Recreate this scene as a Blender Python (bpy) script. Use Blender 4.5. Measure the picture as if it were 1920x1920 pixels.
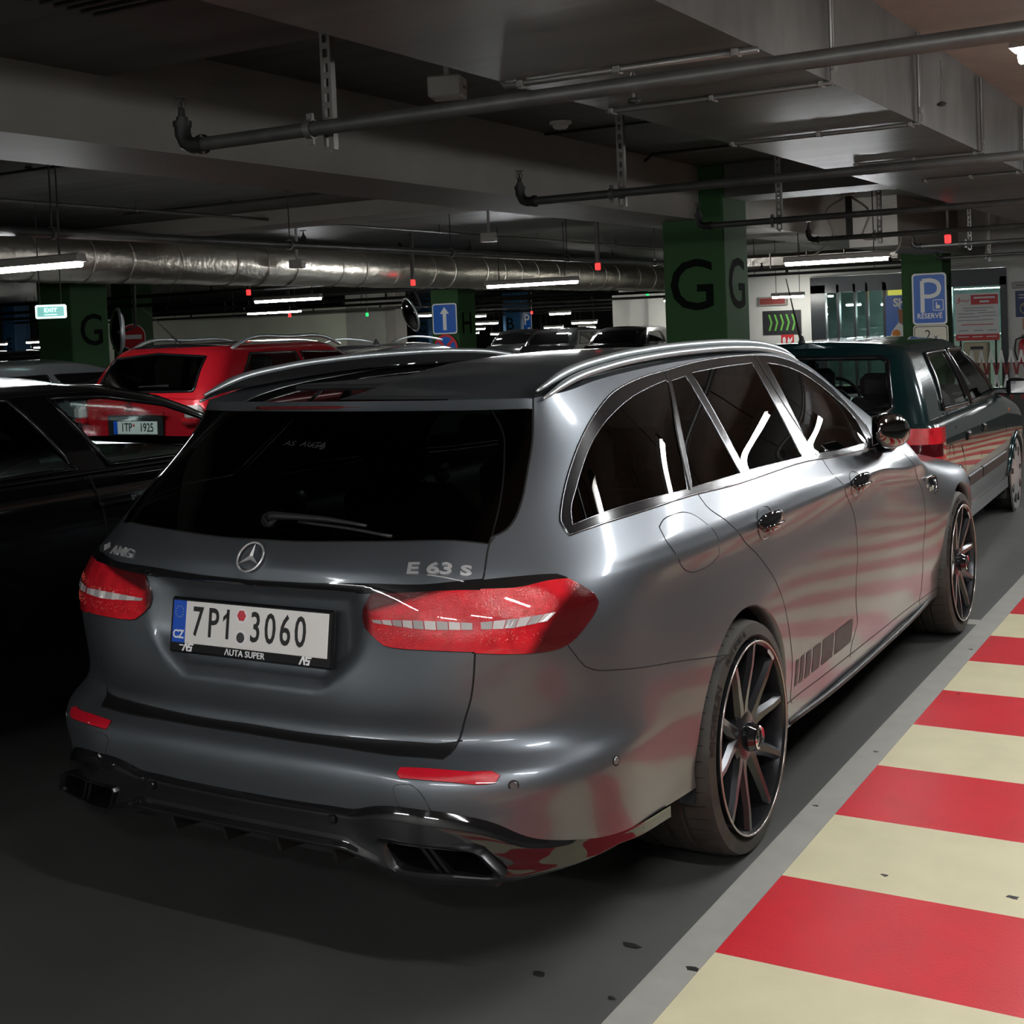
import bpy, bmesh, math, random
import numpy as np
from mathutils import Vector, Matrix
from mathutils.bvhtree import BVHTree
from mathutils.interpolate import poly_3d_calc
PI = math.pi
sc = bpy.context.scene
COL = sc.collection
for o in list(bpy.data.objects): bpy.data.objects.remove(o)

# ------------------------------------------------------------------ camera
def camera():
    yaw, pitch, roll = -.5284, -.0364, -.0405
    f = Vector((math.sin(yaw)*math.cos(pitch), math.cos(yaw)*math.cos(pitch), math.sin(pitch)))
    r0 = Vector((math.cos(yaw), -math.sin(yaw), 0)); u0 = r0.cross(f)
    c, s = math.cos(roll), math.sin(roll)
    r, u = r0*c + u0*s, u0*c - r0*s
    cd = bpy.data.cameras.new('camera'); co = bpy.data.objects.new('camera', cd); COL.objects.link(co)
    m = Matrix((r, u, -f)).transposed().to_4x4(); m.translation = Vector((2.3212, -3.6896, 1.5823))
    co.matrix_world = m
    cd.sensor_width = 36; cd.lens = 2496.56/1920*36; cd.shift_y = -(960-701.24)/1920
    cd.clip_start = .05; cd.clip_end = 300
    sc.camera = co
camera()
# ------------------------------------------------------------------ world and exposure
w = bpy.data.worlds.new('world'); sc.world = w; w.use_nodes = True
w.node_tree.nodes['Background'].inputs[0].default_value = (.05, .052, .05, 1)
w.node_tree.nodes['Background'].inputs[1].default_value = .25
vs = sc.view_settings
vs.view_transform = 'Standard'; vs.look = 'None'; vs.exposure = 0.0; vs.gamma = 1; vs.use_curve_mapping = False
LAMP = 155.0        # strength of the tubes near the car
FAR_LAMP = 110.0     # strength of the tubes deep in the garage

# ------------------------------------------------------------------ materials
def mat(name, col, rough=.5, metal=0., coat=0., noise=0., nscale=8., bump=0., bscale=60., emit=None, estr=0., spec=.5, stretch=None, coatr=.03, alpha=1.):
    m = bpy.data.materials.new(name); m.use_nodes = True
    nt = m.node_tree; N = nt.nodes; L = nt.links; b = N['Principled BSDF']
    c = tuple(col)+(1,)
    b.inputs['Base Color'].default_value = c
    b.inputs['Roughness'].default_value = rough; b.inputs['Metallic'].default_value = metal
    b.inputs['Coat Weight'].default_value = coat; b.inputs['Coat Roughness'].default_value = coatr
    b.inputs['Specular IOR Level'].default_value = spec
    if alpha < 1: b.inputs['Alpha'].default_value = alpha
    if emit: b.inputs['Emission Color'].default_value = tuple(emit)+(1,); b.inputs['Emission Strength'].default_value = estr
    if noise or bump:
        tc = N.new('ShaderNodeTexCoord'); mp = N.new('ShaderNodeMapping'); L.new(tc.outputs['Object'], mp.inputs[0])
        if stretch: mp.inputs['Scale'].default_value = stretch
    if noise:
        n = N.new('ShaderNodeTexNoise'); n.inputs['Scale'].default_value = nscale; n.inputs['Detail'].default_value = 5; L.new(mp.outputs[0], n.inputs['Vector'])
        mr = N.new('ShaderNodeMapRange'); mr.inputs[1].default_value = .3; mr.inputs[2].default_value = .7; mr.inputs[3].default_value = 1-noise; mr.inputs[4].default_value = 1+noise
        L.new(n.outputs[0], mr.inputs[0])
        mx = N.new('ShaderNodeMix'); mx.data_type = 'RGBA'; mx.blend_type = 'MULTIPLY'; mx.inputs[0].default_value = 1
        mx.inputs[6].default_value = c; L.new(mr.outputs[0], mx.inputs[7]); L.new(mx.outputs[2], b.inputs['Base Color'])
    if bump:
        n2 = N.new('ShaderNodeTexNoise'); n2.inputs['Scale'].default_value = bscale; n2.inputs['Detail'].default_value = 4; L.new(mp.outputs[0], n2.inputs['Vector'])
        bp = N.new('ShaderNodeBump'); bp.inputs['Strength'].default_value = bump; bp.inputs['Distance'].default_value = .01
        L.new(n2.outputs[0], bp.inputs['Height']); L.new(bp.outputs[0], b.inputs['Normal'])
    return m
def glass_mat(name, tint, rough=.0, mixin=1.0):
    """tinted pane: Fresnel mirror over a coloured see-through layer"""
    m = bpy.data.materials.new(name); m.use_nodes = True
    nt = m.node_tree; N = nt.nodes; L = nt.links; N.remove(N['Principled BSDF'])
    t = N.new('ShaderNodeBsdfTransparent'); t.inputs[0].default_value = tuple(tint)+(1,)
    g = N.new('ShaderNodeBsdfGlossy'); g.inputs['Roughness'].default_value = rough
    fr = N.new('ShaderNodeFresnel'); fr.inputs[0].default_value = 1.5
    ge = N.new('ShaderNodeNewGeometry'); ir = N.new('ShaderNodeMapRange'); ir.inputs[3].default_value = 1.5; ir.inputs[4].default_value = 1/1.5; L.new(ge.outputs['Backfacing'], ir.inputs[0]); L.new(ir.outputs[0], fr.inputs[0])
    mu = N.new('ShaderNodeMath'); mu.operation = 'MULTIPLY'; mu.inputs[1].default_value = mixin; L.new(fr.outputs[0], mu.inputs[0])
    mx = N.new('ShaderNodeMixShader'); L.new(mu.outputs[0], mx.inputs[0]); L.new(t.outputs[0], mx.inputs[1]); L.new(g.outputs[0], mx.inputs[2])
    L.new(mx.outputs[0], N['Material Output'].inputs[0]); return m
M = {}

# ------------------------------------------------------------------ object helpers
def tag(o, label=None, cat=None, group=None, kind=None):
    if label: o['label'] = label
    if cat: o['category'] = cat
    if group: o['group'] = group
    if kind: o['kind'] = kind
    return o
def empty(name, loc=(0, 0, 0), rz=0., label=None, cat=None, group=None):
    o = bpy.data.objects.new(name, None); COL.objects.link(o); o.location = loc; o.rotation_euler = (0, 0, rz)
    o.empty_display_size = .1
    return tag(o, label, cat, group)
def link(name, me, parent=None):
    o = bpy.data.objects.new(name, me); COL.objects.link(o)
    if parent: o.parent = parent
    return o
def copy_tree(o, parent=None):
    c = o.copy(); COL.objects.link(c); c.parent = parent
    for ch in list(o.children): copy_tree(ch, c)
    return c
class MB:
    """collects simple solids; build() links them as ONE mesh object"""
    def __init__(s): s.v = []; s.f = []
    def add(s, V, F):
        k = len(s.v); s.v += [tuple(p) for p in V]; s.f += [tuple(i+k for i in q) for q in F]; return s
    def box(s, c, d, rz=0., bev=0., m=None):
        x, y, z = d[0]/2, d[1]/2, d[2]/2
        if bev:
            b = min(bev, x*.9, y*.9, z*.9); P = []
            for sx in (-1, 1):
                for sy in (-1, 1):
                    for sz in (-1, 1): P += [(sx*x, sy*(y-b), sz*(z-b)), (sx*(x-b), sy*y, sz*(z-b)), (sx*(x-b), sy*(y-b), sz*z)]
            bm = bmesh.new(); [bm.verts.new(p) for p in P]; bmesh.ops.convex_hull(bm, input=bm.verts)
            bmesh.ops.dissolve_limit(bm, angle_limit=.01, verts=bm.verts, edges=bm.edges)
            bm.verts.index_update(); V = [v.co.copy() for v in bm.verts]; F = [[v.index for v in f.verts] for f in bm.faces]; bm.free()
        else:
            V = [Vector((a*x, b*y, c_*z)) for a in (-1, 1) for b in (-1, 1) for c_ in (-1, 1)]
            F = [(0, 1, 3, 2), (4, 6, 7, 5), (0, 4, 5, 1), (2, 3, 7, 6), (0, 2, 6, 4), (1, 5, 7, 3)]
        R = Matrix.Rotation(rz, 3, 'Z') if rz else None
        V = [(R @ v if R else v) for v in V]
        if m is not None: V = [m @ v for v in V]
        return s.add([v+Vector(c) for v in V], F)
    def tube(s, pts, r, n=10, caps=True, closed=False):
        pts = [Vector(p) for p in pts]; N = len(pts); rr = r if hasattr(r, '__len__') else [r]*N
        V = []; F = []; up = None
        for i, p in enumerate(pts):
            a = pts[i-1] if (i or closed) else p; b = pts[(i+1) % N] if (i < N-1 or closed) else p
            d = (b-a).normalized()
            if up is None: up = d.orthogonal().normalized()
            up = (up-d*up.dot(d)); up = up.normalized() if up.length > 1e-6 else d.orthogonal().normalized()
            q = d.cross(up)
            for k in range(n):
                t = 2*PI*k/n; V.append(p+(up*math.cos(t)+q*math.sin(t))*rr[i])
        for i in range(N if closed else N-1):
            for k in range(n):
                j = (i+1) % N; F.append((i*n+k, i*n+(k+1) % n, j*n+(k+1) % n, j*n+k))
        if caps and not closed: F += [tuple(range(n))[::-1], tuple(range((N-1)*n, N*n))]
        return s.add(V, F)
    def lathe(s, prof, axis='Z', c=(0, 0, 0), n=32, a0=0., a1=2*PI, closed=False):
        """prof: (radius, along-axis) pairs"""
        V = []; F = []; full = abs(a1-a0-2*PI) < 1e-6; m = n if full else n+1; C = Vector(c)
        for k in range(m):
            t = a0+(a1-a0)*k/n; ct, st = math.cos(t), math.sin(t)
            for r, h in prof:
                p = {'Z': (r*ct, r*st, h), 'X': (h, r*ct, r*st), 'Y': (r*ct, h, r*st)}[axis]
                V.append(Vector(p)+C)
        q = len(prof)
        for k in range(n):
            k2 = (k+1) % m
            for i in range(q-1): F.append((k*q+i, k*q+i+1, k2*q+i+1, k2*q+i))
            if closed: F.append((k*q+q-1, k*q, k2*q, k2*q+q-1))
        return s.add(V, F)
    def prism(s, poly, d, o=(0, 0, 0), ux=(1, 0, 0), uy=(0, 0, 1)):
        """poly in the plane (ux, uy) at o, pushed by vector d"""
        o, ux, uy, d = Vector(o), Vector(ux), Vector(uy), Vector(d); n = len(poly)
        V = [o+ux*a+uy*b for a, b in poly]; V += [v+d for v in V]
        F = [tuple(range(n))[::-1], tuple(range(n, 2*n))]+[(i, (i+1) % n, n+(i+1) % n, n+i) for i in range(n)]
        return s.add(V, F)
    def build(s, name, m, parent=None, smooth=False, angle=None, recalc=True):
        me = bpy.data.meshes.new(name); me.from_pydata([tuple(v) for v in s.v], [], s.f)
        if recalc:
            bm = bmesh.new(); bm.from_mesh(me); bmesh.ops.recalc_face_normals(bm, faces=bm.faces); bm.to_mesh(me); bm.free()
        if m: me.materials.append(m)
        if smooth or angle:
            me.polygons.foreach_set('use_smooth', [True]*len(me.polygons))
            if angle: me.set_sharp_from_angle(angle=angle)
        me.update(); return link(name, me, parent)
def text(s, size, name, m, parent, loc, ux, uy, align='CENTER', sx=1., ext=.001, bold=0.):
    """flat lettering standing in the plane (ux, uy)"""
    cu = bpy.data.curves.new(name, 'FONT'); cu.body = s; cu.size = size; cu.align_x = align; cu.align_y = 'CENTER'
    cu.extrude = ext; cu.offset = bold; cu.materials.append(m); cu.resolution_u = 3
    o = link(name, cu, parent); ux, uy = Vector(ux).normalized(), Vector(uy).normalized(); uz = ux.cross(uy)
    mm = Matrix((ux*sx, uy, uz)).transposed().to_4x4(); mm.translation = Vector(loc); o.matrix_local = mm
    return o
# ------------------------------------------------------------------ smooth body shells
def spl(ts, P, tq):
    """C1 interpolation of rows P (n x ...) at knots ts"""
    ts = np.asarray(ts, float); P = np.asarray(P, float); tq = np.asarray(tq, float)
    h = np.diff(ts); sh = (-1,)+(1,)*(P.ndim-1)
    s = np.diff(P, axis=0)/h.reshape(sh)
    m = np.empty_like(P); m[0] = s[0]; m[-1] = s[-1]
    if len(ts) > 2: m[1:-1] = (s[:-1]*h[1:].reshape(sh)+s[1:]*h[:-1].reshape(sh))/(h[:-1]+h[1:]).reshape(sh)
    i = np.clip(np.searchsorted(ts, tq, 'right')-1, 0, len(ts)-2)
    hh = h[i]; u = ((tq-ts[i])/hh).reshape(sh); hh = hh.reshape(sh)
    return (2*u**3-3*u**2+1)*P[i]+(u**3-2*u**2+u)*hh*m[i]+(-2*u**3+3*u**2)*P[i+1]+(u**3-u**2)*hh*m[i+1]
def spl_crease(ts, P, tq, cr):
    out = np.empty((len(tq),)+np.asarray(P).shape[1:]); tq = np.asarray(tq); ks = [0]+sorted(cr)+[len(ts)-1]
    for a, b in zip(ks[:-1], ks[1:]):
        sel = (tq >= ts[a]-1e-9) & (tq <= ts[b]+1e-9)
        if sel.any(): out[sel] = spl(ts[a:b+1], P[a:b+1], tq[sel])
    return out
def fine_params(ts, lens, step):
    q = []
    for a, b, l in zip(ts[:-1], ts[1:], lens):
        n = max(1, int(round(l/step))); q += list(a+(b-a)*np.arange(n)/n)
    return np.array(q+[ts[-1]])
def refine(G, step_r, step_c, cr_rows=(), cr_cols=()):
    """G rows x cols x 3 control points (on the surface) -> dense grid"""
    G = np.asarray(G, float)
    dr = np.linalg.norm(np.diff(G, axis=0), axis=2); lr = np.maximum(dr.mean(1), .004)
    tr = np.concatenate([[0], np.cumsum(lr)]); qr = fine_params(tr, dr.max(1), step_r)
    A = spl_crease(tr, G, qr, list(cr_rows))
    dc = np.linalg.norm(np.diff(G, axis=1), axis=2); lc = np.maximum(dc.mean(0), .004)
    tc = np.concatenate([[0], np.cumsum(lc)]); qc = fine_params(tc, dc.max(0), step_c)
    B = spl_crease(tc, A.transpose(1, 0, 2), qc, list(cr_cols)).transpose(1, 0, 2)
    return B
def grid_mesh(B):
    R, C = B.shape[:2]; V = B.reshape(-1, 3)
    F = [(i*C+j, i*C+j+1, (i+1)*C+j+1, (i+1)*C+j) for i in range(R-1) for j in range(C-1)]
    return V, F
def tri_mesh(B):
    V, F = grid_mesh(B); T = []
    for a, b, c, d in F: T += [(a, b, c), (a, c, d)]
    return V, T
def lut(tab, z):
    """tab: list of (z, (a, b, ...)) -> spline value at z"""
    zs = [t[0] for t in tab]; P = np.array([t[1] for t in tab], float)
    return spl(zs, P, [min(max(z, zs[0]), zs[-1])])[0]

# ------------------------------------------------------------------ the grey estate's body surface
REAR = {   # height -> (x, y) at six stations from the tail's centre line round the corner
 .20: [(0, -1.10), (.36, -1.10), (.60, -1.06), (.74, -.99), (.83, -.89), (.875, -.76)],
 .32: [(0, -1.155), (.36, -1.15), (.62, -1.12), (.755, -1.05), (.855, -.93), (.905, -.78)],
 .43: [(0, -1.166), (.36, -1.161), (.62, -1.133), (.765, -1.065), (.865, -.945), (.912, -.79)],
 .50: [(0, -1.172), (.36, -1.166), (.62, -1.138), (.772, -1.078), (.874, -.952), (.918, -.79)],
 .535: [(0, -1.162), (.36, -1.156), (.62, -1.124), (.77, -1.064), (.872, -.943), (.916, -.78)],
 .58: [(0, -1.115), (.36, -1.105), (.605, -1.055), (.745, -1.01), (.85, -.91), (.906, -.77)],
 .68: [(0, -1.125), (.36, -1.115), (.60, -1.07), (.735, -1.0), (.838, -.895), (.897, -.765)],
 .80: [(0, -1.110), (.34, -1.098), (.645, -1.066), (.774, -.995), (.857, -.876), (.896, -.745)],
 .87: [(0, -1.106), (.334, -1.092), (.657, -1.060), (.781, -.978), (.857, -.862), (.893, -.735)],
 .94: [(0, -1.105), (.338, -1.09), (.655, -1.033), (.763, -.952), (.836, -.845), (.879, -.725)],
 1.01: [(0, -1.087), (.34, -1.065), (.642, -.984), (.725, -.902), (.790, -.803), (.842, -.695)],
 1.065: [(0, -1.043), (.34, -1.02), (.631, -.931), (.695, -.857), (.750, -.765), (.802, -.655)],
 1.20: [(0, -.865), (.34, -.845), (.605, -.779), (.650, -.726), (.694, -.648), (.733, -.545)],
 1.34: [(0, -.665), (.34, -.655), (.572, -.62), (.606, -.585), (.634, -.53), (.655, -.445)],
 1.385: [(0, -.655), (.34, -.637), (.568, -.607), (.594, -.580), (.613, -.530), (.626, -.45)]}
YS = [-.60, -.42, -.24, 0., .24, .42, .8, 1.2, 1.6, 1.95, 2.3, 2.52, 2.72, 2.94, 3.16, 3.34, 3.55, 3.72]
EDGE = [(-.60, (.632, 1.395)), (-.42, (.632, 1.412)), (-.24, (.634, 1.425)), (0, (.637, 1.438)), (.4, (.638, 1.448)), (.8, (.636, 1.446)), (1.1, (.632, 1.438)), (1.35, (.627, 1.421)), (1.6, (.630, 1.370)), (1.95, (.660, 1.235)), (2.3, (.745, 1.035))]
BELT = [(-.60, 1.075), (-.2, 1.075), (.4, 1.065), (1.0, 1.048), (1.7, 1.025), (2.3, .985)]
WID = {    # half width against height, mid body
 .20: .893, .30: .911, .345: .914, .36: .916, .43: .925, .50: .929, .58: .930, .68: .927, .80: .9205, .88: .918, .91: .9195, .95: .926, 1.0: .905, 1.07: .862}
def estate_shell():
    low = [.245, .30, .345, .43, .50, .535, .58, .68, .80, .87, .91, .95, 1.005]
    ups = [.0, .2, .45, .7, .87, 1.]
    rz = sorted(REAR)
    tabs = [[(z, REAR[z][k]) for z in rz] for k in range(6)]
    wt = [(z, (WID[z],)) for z in sorted(WID)]
    topz = [1.385, 1.385, 1.387, 1.389, 1.393, 1.399]
    bz = [1.065]*6
    cols = []
    for k in range(6):
        c = []
        for z in low+[bz[k]+t*(topz[k]-bz[k]) for t in ups]:
            zz = min(z, 1.385); x, y = lut(tabs[k], zz); c.append((x, y, z))
        cols.append(c)
    for k, y in enumerate(YS):
        c = []; y0 = y
        y1 = y+(.21, .15, .08, .03)[k] if k < 4 else y
        if y <= 2.3:
            b = lut([(a, (v,)) for a, v in BELT], y)[0]; ex, ez = lut(EDGE, y1)
        fl = max(math.exp(-((y-2.94)/.34)**2), 0)        # front wing flare
        fr = math.exp(-((y-.02)/.36)**2)                 # rear arch flare
        for z in low:
            wd = lut(wt, min(z, 1.07))[0]
            if y < -.2: wd -= .030*((-.2-y)/.4)**2*(1 if z < .9 else .9)
            if y > 1.0: wd -= .012*min(1, (y-1.0)/1.0)**2
            g = math.exp(-((z-.66)/.20)**2)
            wd += .040*fl*g+.016*fr*g
            zz = z
            if y > 2.3:
                hz = lut([(2.3, (.99,)), (2.63, (.93,)), (3.1, (.868,)), (3.5, (.80,)), (3.8, (.72,))], y)[0]   # wing top height
                if z > .68: zz = .68+(z-.68)*(hz-.03-.68)/(1.005-.68)
                wd -= .10*max(0, (z-.86)/.145)**2 + .03*fl*max(0, (z-.8)/.2)
                if y > 3.16: wd -= .35*((y-3.16)/.56)**2.2
            elif z > .68:
                zz = .68+(z-.68)*(b-.062-.68)/(1.013-.68) if z > .95 else z
                if .95 < z: zz = .95+(z-.95)*(b-.05-.95)/(1.005-.95)
                if y > 1.6 and z > .68: zz = min(zz, .68+(z-.68)*(b-.05-.68)/(1.005-.68))
            q = min(1, max(0, (zz-.90)/.45)); c.append((wd, y0+(y1-y0)*q*q*(3-2*q), zz))
        if y <= 2.3:
            wb = lut(wt, 1.07)[0]-.012*min(1, max(0, y-1.0)/1.0)**2-(.035*((-.2-y)/.4)**2 if y < -.2 else 0)
            for t in ups:
                zz = b+(ez-b)*t; q = min(1, max(0, (zz-.90)/.45)); c.append((wb+(ex-wb)*t+.006*4*t*(1-t), y0+(y1-y0)*q*q*(3-2*q), zz))
        else:
            x0, _, z0 = c[-1]
            for t in ups: c.append((x0-.05-.10*t, y, z0+.012+.014*t))
        cols.append(c)
    G = np.array(cols).transpose(1, 0, 2)
    B = refine(G, .021, .025, cr_rows=[11])
    return G, fair(B)
def fair(B):
    """fairing: relax the dense grid, strongest round the rear pillar, none across the waist crease and the bumper step"""
    B = B.copy(); z = B[..., 2]; y = B[..., 1]; x = B[..., 0]
    corner = np.clip((x-.56)/.05, 0, 1)*np.clip((.45-y)/.5, 0, 1)
    up = np.clip((z-.975)/.05, 0, 1)
    wc = (.12+.88*corner)*np.where(y > 2.3, .3, 1); wc[:, 0] = wc[:, -1] = 0
    wr = np.where(z > 1.0, .8*corner+.2*up, .0)+.25*np.exp(-((z-.75)/.07)**2); wr[0] = wr[-1] = 0
    for it in range(70):
        d = np.zeros_like(B)
        d[:, 1:-1] += .5*wc[:, 1:-1, None]*(.5*(B[:, :-2]+B[:, 2:])-B[:, 1:-1])*(1 if it < 45 else .3)
        d[1:-1] += .4*wr[1:-1, :, None]*(.5*(B[:-2]+B[2:])-B[1:-1])*(1 if it < 45 else .3)
        B += d
    return B
# ------------------------------------------------------------------ cutting a shell into panels
def corners(P, closed, deg=42):
    n = len(P); out = []
    for i in range(n):
        if not closed and i in (0, n-1): continue
        a = P[i]-P[i-1]; b = P[(i+1) % n]-P[i]
        if a.length > 1e-6 and b.length > 1e-6 and a.angle(b) > math.radians(deg): out.append(i)
    return out
def smooth_curve(pts, step=.02, closed=False, deg=42):
    P = [Vector(p) for p in pts]
    if closed:
        cs = corners(P, True, deg); s = cs[0] if cs else 0
        P = P[s:]+P[:s]+[P[s]]; ks = [0]+[c-s for c in cs if c != s]+[len(P)-1]
    else: ks = [0]+corners(P, False, deg)+[len(P)-1]
    out = []
    for a, b in zip(ks[:-1], ks[1:]):
        Q = np.array([tuple(p) for p in P[a:b+1]]); d = np.linalg.norm(np.diff(Q, axis=0), axis=1)
        t = np.concatenate([[0], np.cumsum(np.maximum(d, 1e-4))]); n = max(1, int(round(t[-1]/step)))
        R = spl(t, Q, np.linspace(0, t[-1], n+1)) if len(Q) > 2 else np.array([Q[0]+(Q[1]-Q[0])*k/n for k in range(n+1)])
        out += [Vector(v) for v in (R if not out else R[1:])]
    return out
def on_surface(bv, pts):
    r = [bv.find_nearest(p) for p in pts]
    return [x[0] for x in r], [x[1] for x in r]
def cut(bm, bv, pts):
    P, Nn = on_surface(bv, pts)
    def box(q): return [min(p[i] for p in q)-.05 for i in range(3)], [max(p[i] for p in q)+.05 for i in range(3)]
    def inside(c, lo, hi): return lo[0] <= c.x <= hi[0] and lo[1] <= c.y <= hi[1] and lo[2] <= c.z <= hi[2]
    lo, hi = box(P); cand = {f for f in bm.faces if inside(f.verts[0].co, lo, hi)}
    segs = []; CH = 6
    for s0 in range(0, len(P)-1, CH):
        s1 = min(s0+CH, len(P)-1); lo, hi = box(P[s0:s1+1]); cand = {f for f in cand if f.is_valid}
        loc = {f for f in cand if inside(f.verts[0].co, lo, hi)}; cand -= loc
        for i in range(s0, s1):
            a, b = P[i], P[i+1]; d = b-a; l = d.length
            if l < 1e-5: continue
            n = (Nn[i]+Nn[i+1]).normalized(); v = d.cross(n).normalized(); d = d/l
            sub = []
            for f in loc:
                us = [(w.co-a) for w in f.verts]
                u = [q.dot(d) for q in us]
                if max(u) < -1e-4 or min(u) > l+1e-4: continue
                q = [x.dot(v) for x in us]
                if min(q) > 0 or max(q) < 0: continue
                if abs(us[0].dot(n)) > .05: continue
                sub.append(f)
            segs.append((a, d, l, n, v))
            if not sub: continue
            geom = list(sub)+list({e for f in sub for e in f.edges})+list({w for f in sub for w in f.verts})
            r = bmesh.ops.bisect_plane(bm, geom=geom, dist=2e-5, plane_co=a, plane_no=v)
            loc = {f for f in loc if f.is_valid} | {g for g in r['geom'] if isinstance(g, bmesh.types.BMFace)}
        cand |= loc
    SA = np.array([tuple(g[0]) for g in segs]); SD = np.array([tuple(g[1]) for g in segs]); SL = np.array([g[2] for g in segs])
    SN = np.array([tuple(g[3]) for g in segs]); SV = np.array([tuple(g[4]) for g in segs]); memo = {}
    def near(p):
        q = np.array(p)-SA; u = (q*SD).sum(1)
        return bool(((u > -3e-4) & (u < SL+3e-4) & (np.abs((q*SV).sum(1)) < 2.5e-4) & (np.abs((q*SN).sum(1)) < .02)).any())
    for e in {e for f in cand if f.is_valid for e in f.edges}:
        if e.seam: continue
        ok = True
        for w in e.verts:
            if w not in memo: memo[w] = near(w.co)
            if not memo[w]: ok = False; break
        if ok and near((e.verts[0].co+e.verts[1].co)/2): e.seam = True
    return P, Nn
def islands(bm, small=12):
    lab, k = islands_raw(bm)
    cnt = {}
    for f, i in lab.items(): cnt[i] = cnt.get(i, 0)+1
    for _ in range(4):                       # slivers join the neighbour across their longest edge
        for f in bm.faces:
            if cnt[lab[f]] >= small: continue
            best = None; bl = -1
            for e in f.edges:
                for h in e.link_faces:
                    if h is not f and cnt[lab[h]] >= small and e.calc_length() > bl: bl = e.calc_length(); best = h
            if best: lab[f] = lab[best]
    return lab, k
def islands_raw(bm):
    lab = {}; k = 0
    for f in bm.faces:
        if f in lab: continue
        st = [f]; lab[f] = k
        while st:
            g = st.pop()
            for e in g.edges:
                if e.seam: continue
                for h in e.link_faces:
                    if h not in lab: lab[h] = k; st.append(h)
        k += 1
    return lab, k
def ribbon(mb, P, Nn, wd=.005, off=.0006, closed=False):
    """a narrow strip lying on the surface along P"""
    V = []; F = []; n = len(P)
    for i in range(n):
        a = P[i-1] if i or closed else P[i]; b = P[(i+1) % n] if i < n-1 or closed else P[i]
        t = (b-a).normalized() if (b-a).length > 1e-9 else Vector((0, 0, 1)); s = t.cross(Nn[i]).normalized(); q = P[i]+Nn[i]*off
        V += [q-s*wd/2, q+s*wd/2]
    for i in range(n if closed else n-1):
        j = (i+1) % n; F.append((2*i, 2*i+1, 2*j+1, 2*j))
    return mb.add(V, F)
def patch_mesh(faces, bvs, m, name, parent, mirror=False, offset=0., flip=False):
    """panel from a set of bmesh faces; shading normals come from the uncut surface"""
    vi = {}; V = []; F = []
    for f in faces:
        q = []
        for v in f.verts:
            if v not in vi: vi[v] = len(V); V.append(v.co.copy())
            q.append(vi[v])
        F.append(q)
    Nn = [bvs[0].find_nearest(v) for v in V]
    nr = [smooth_normal(bvs, h) for h in Nn]
    V = [v+n*offset for v, n in zip(V, nr)]
    if mirror == 'both':
        k = len(V); key = {}
        W = []; NW = []; idx = []
        for v, n in zip(V, nr):
            if abs(v.x) < 1e-4: idx.append(None)
            else: idx.append(k+len(W)); W.append(Vector((-v.x, v.y, v.z))); NW.append(Vector((-n.x, n.y, n.z)))
        F2 = [[(idx[i] if idx[i] is not None else i) for i in f][::-1] for f in F]
        V = V+W; nr = nr+NW; F = F+F2
    elif mirror:
        V = [Vector((-v.x, v.y, v.z)) for v in V]; nr = [Vector((-n.x, n.y, n.z)) for n in nr]; F = [f[::-1] for f in F]
    me = bpy.data.meshes.new(name); me.from_pydata([tuple(v) for v in V], [], F)
    me.materials.append(m); me.polygons.foreach_set('use_smooth', [True]*len(me.polygons))
    me.normals_split_custom_set_from_vertices([tuple(n) for n in nr])
    me.update(); return link(name, me, parent)
def smooth_normal(bvs, h):
    bv, V, F, VN = bvs; f = F[h[2]]; p = h[0]
    w = poly_3d_calc([V[i] for i in f], p); n = Vector((0, 0, 0))
    for i, a in zip(f, w): n += VN[i]*a
    return n.normalized()
def surface_pack(B):
    V, F = tri_mesh(B); V = [Vector(v) for v in V]; VN = [Vector((0, 0, 0)) for _ in V]
    for f in F:
        n = (V[f[1]]-V[f[0]]).cross(V[f[2]]-V[f[0]])
        for i in f: VN[i] += n
    C = B.shape[1]
    for i in range(0, len(V), C): VN[i].x = 0          # centre line stays symmetric
    VN = [v.normalized() if v.length > 0 else Vector((0, 0, 1)) for v in VN]
    bv = BVHTree.FromPolygons([tuple(v) for v in V], F)
    return bv, V, F, VN
def text_geo(s, size, sx=1., ext=.001, bold=0., align='CENTER', res=3):
    """lettering as vertices and faces in the xy plane, z is depth"""
    cu = bpy.data.curves.new('t', 'FONT'); cu.body = s; cu.size = size; cu.align_x = align; cu.align_y = 'CENTER'; cu.extrude = ext; cu.offset = bold; cu.resolution_u = res
    o = bpy.data.objects.new('t', cu); COL.objects.link(o)
    dg = bpy.context.evaluated_depsgraph_get(); dg.update()
    me = bpy.data.meshes.new_from_object(o.evaluated_get(dg))
    V = [Vector((v.co.x*sx, v.co.y, v.co.z)) for v in me.vertices]; F = [tuple(p.vertices) for p in me.polygons]
    bpy.data.objects.remove(o); bpy.data.meshes.remove(me); bpy.data.curves.remove(cu)
    return V, F
def frame(ux, uy, o):
    ux = Vector(ux).normalized(); uz = ux.cross(Vector(uy)).normalized(); uy = uz.cross(ux)
    m = Matrix((ux, uy, uz)).transposed().to_4x4(); m.translation = Vector(o); return m
def letters(s, size, name, m, parent, o, ux, uy, **k):
    V, F = text_geo(s, size, **k); T = frame(ux, uy, o); mb = MB(); mb.add([T @ v for v in V], F)
    return mb.build(name, m, parent, recalc=False)
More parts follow.
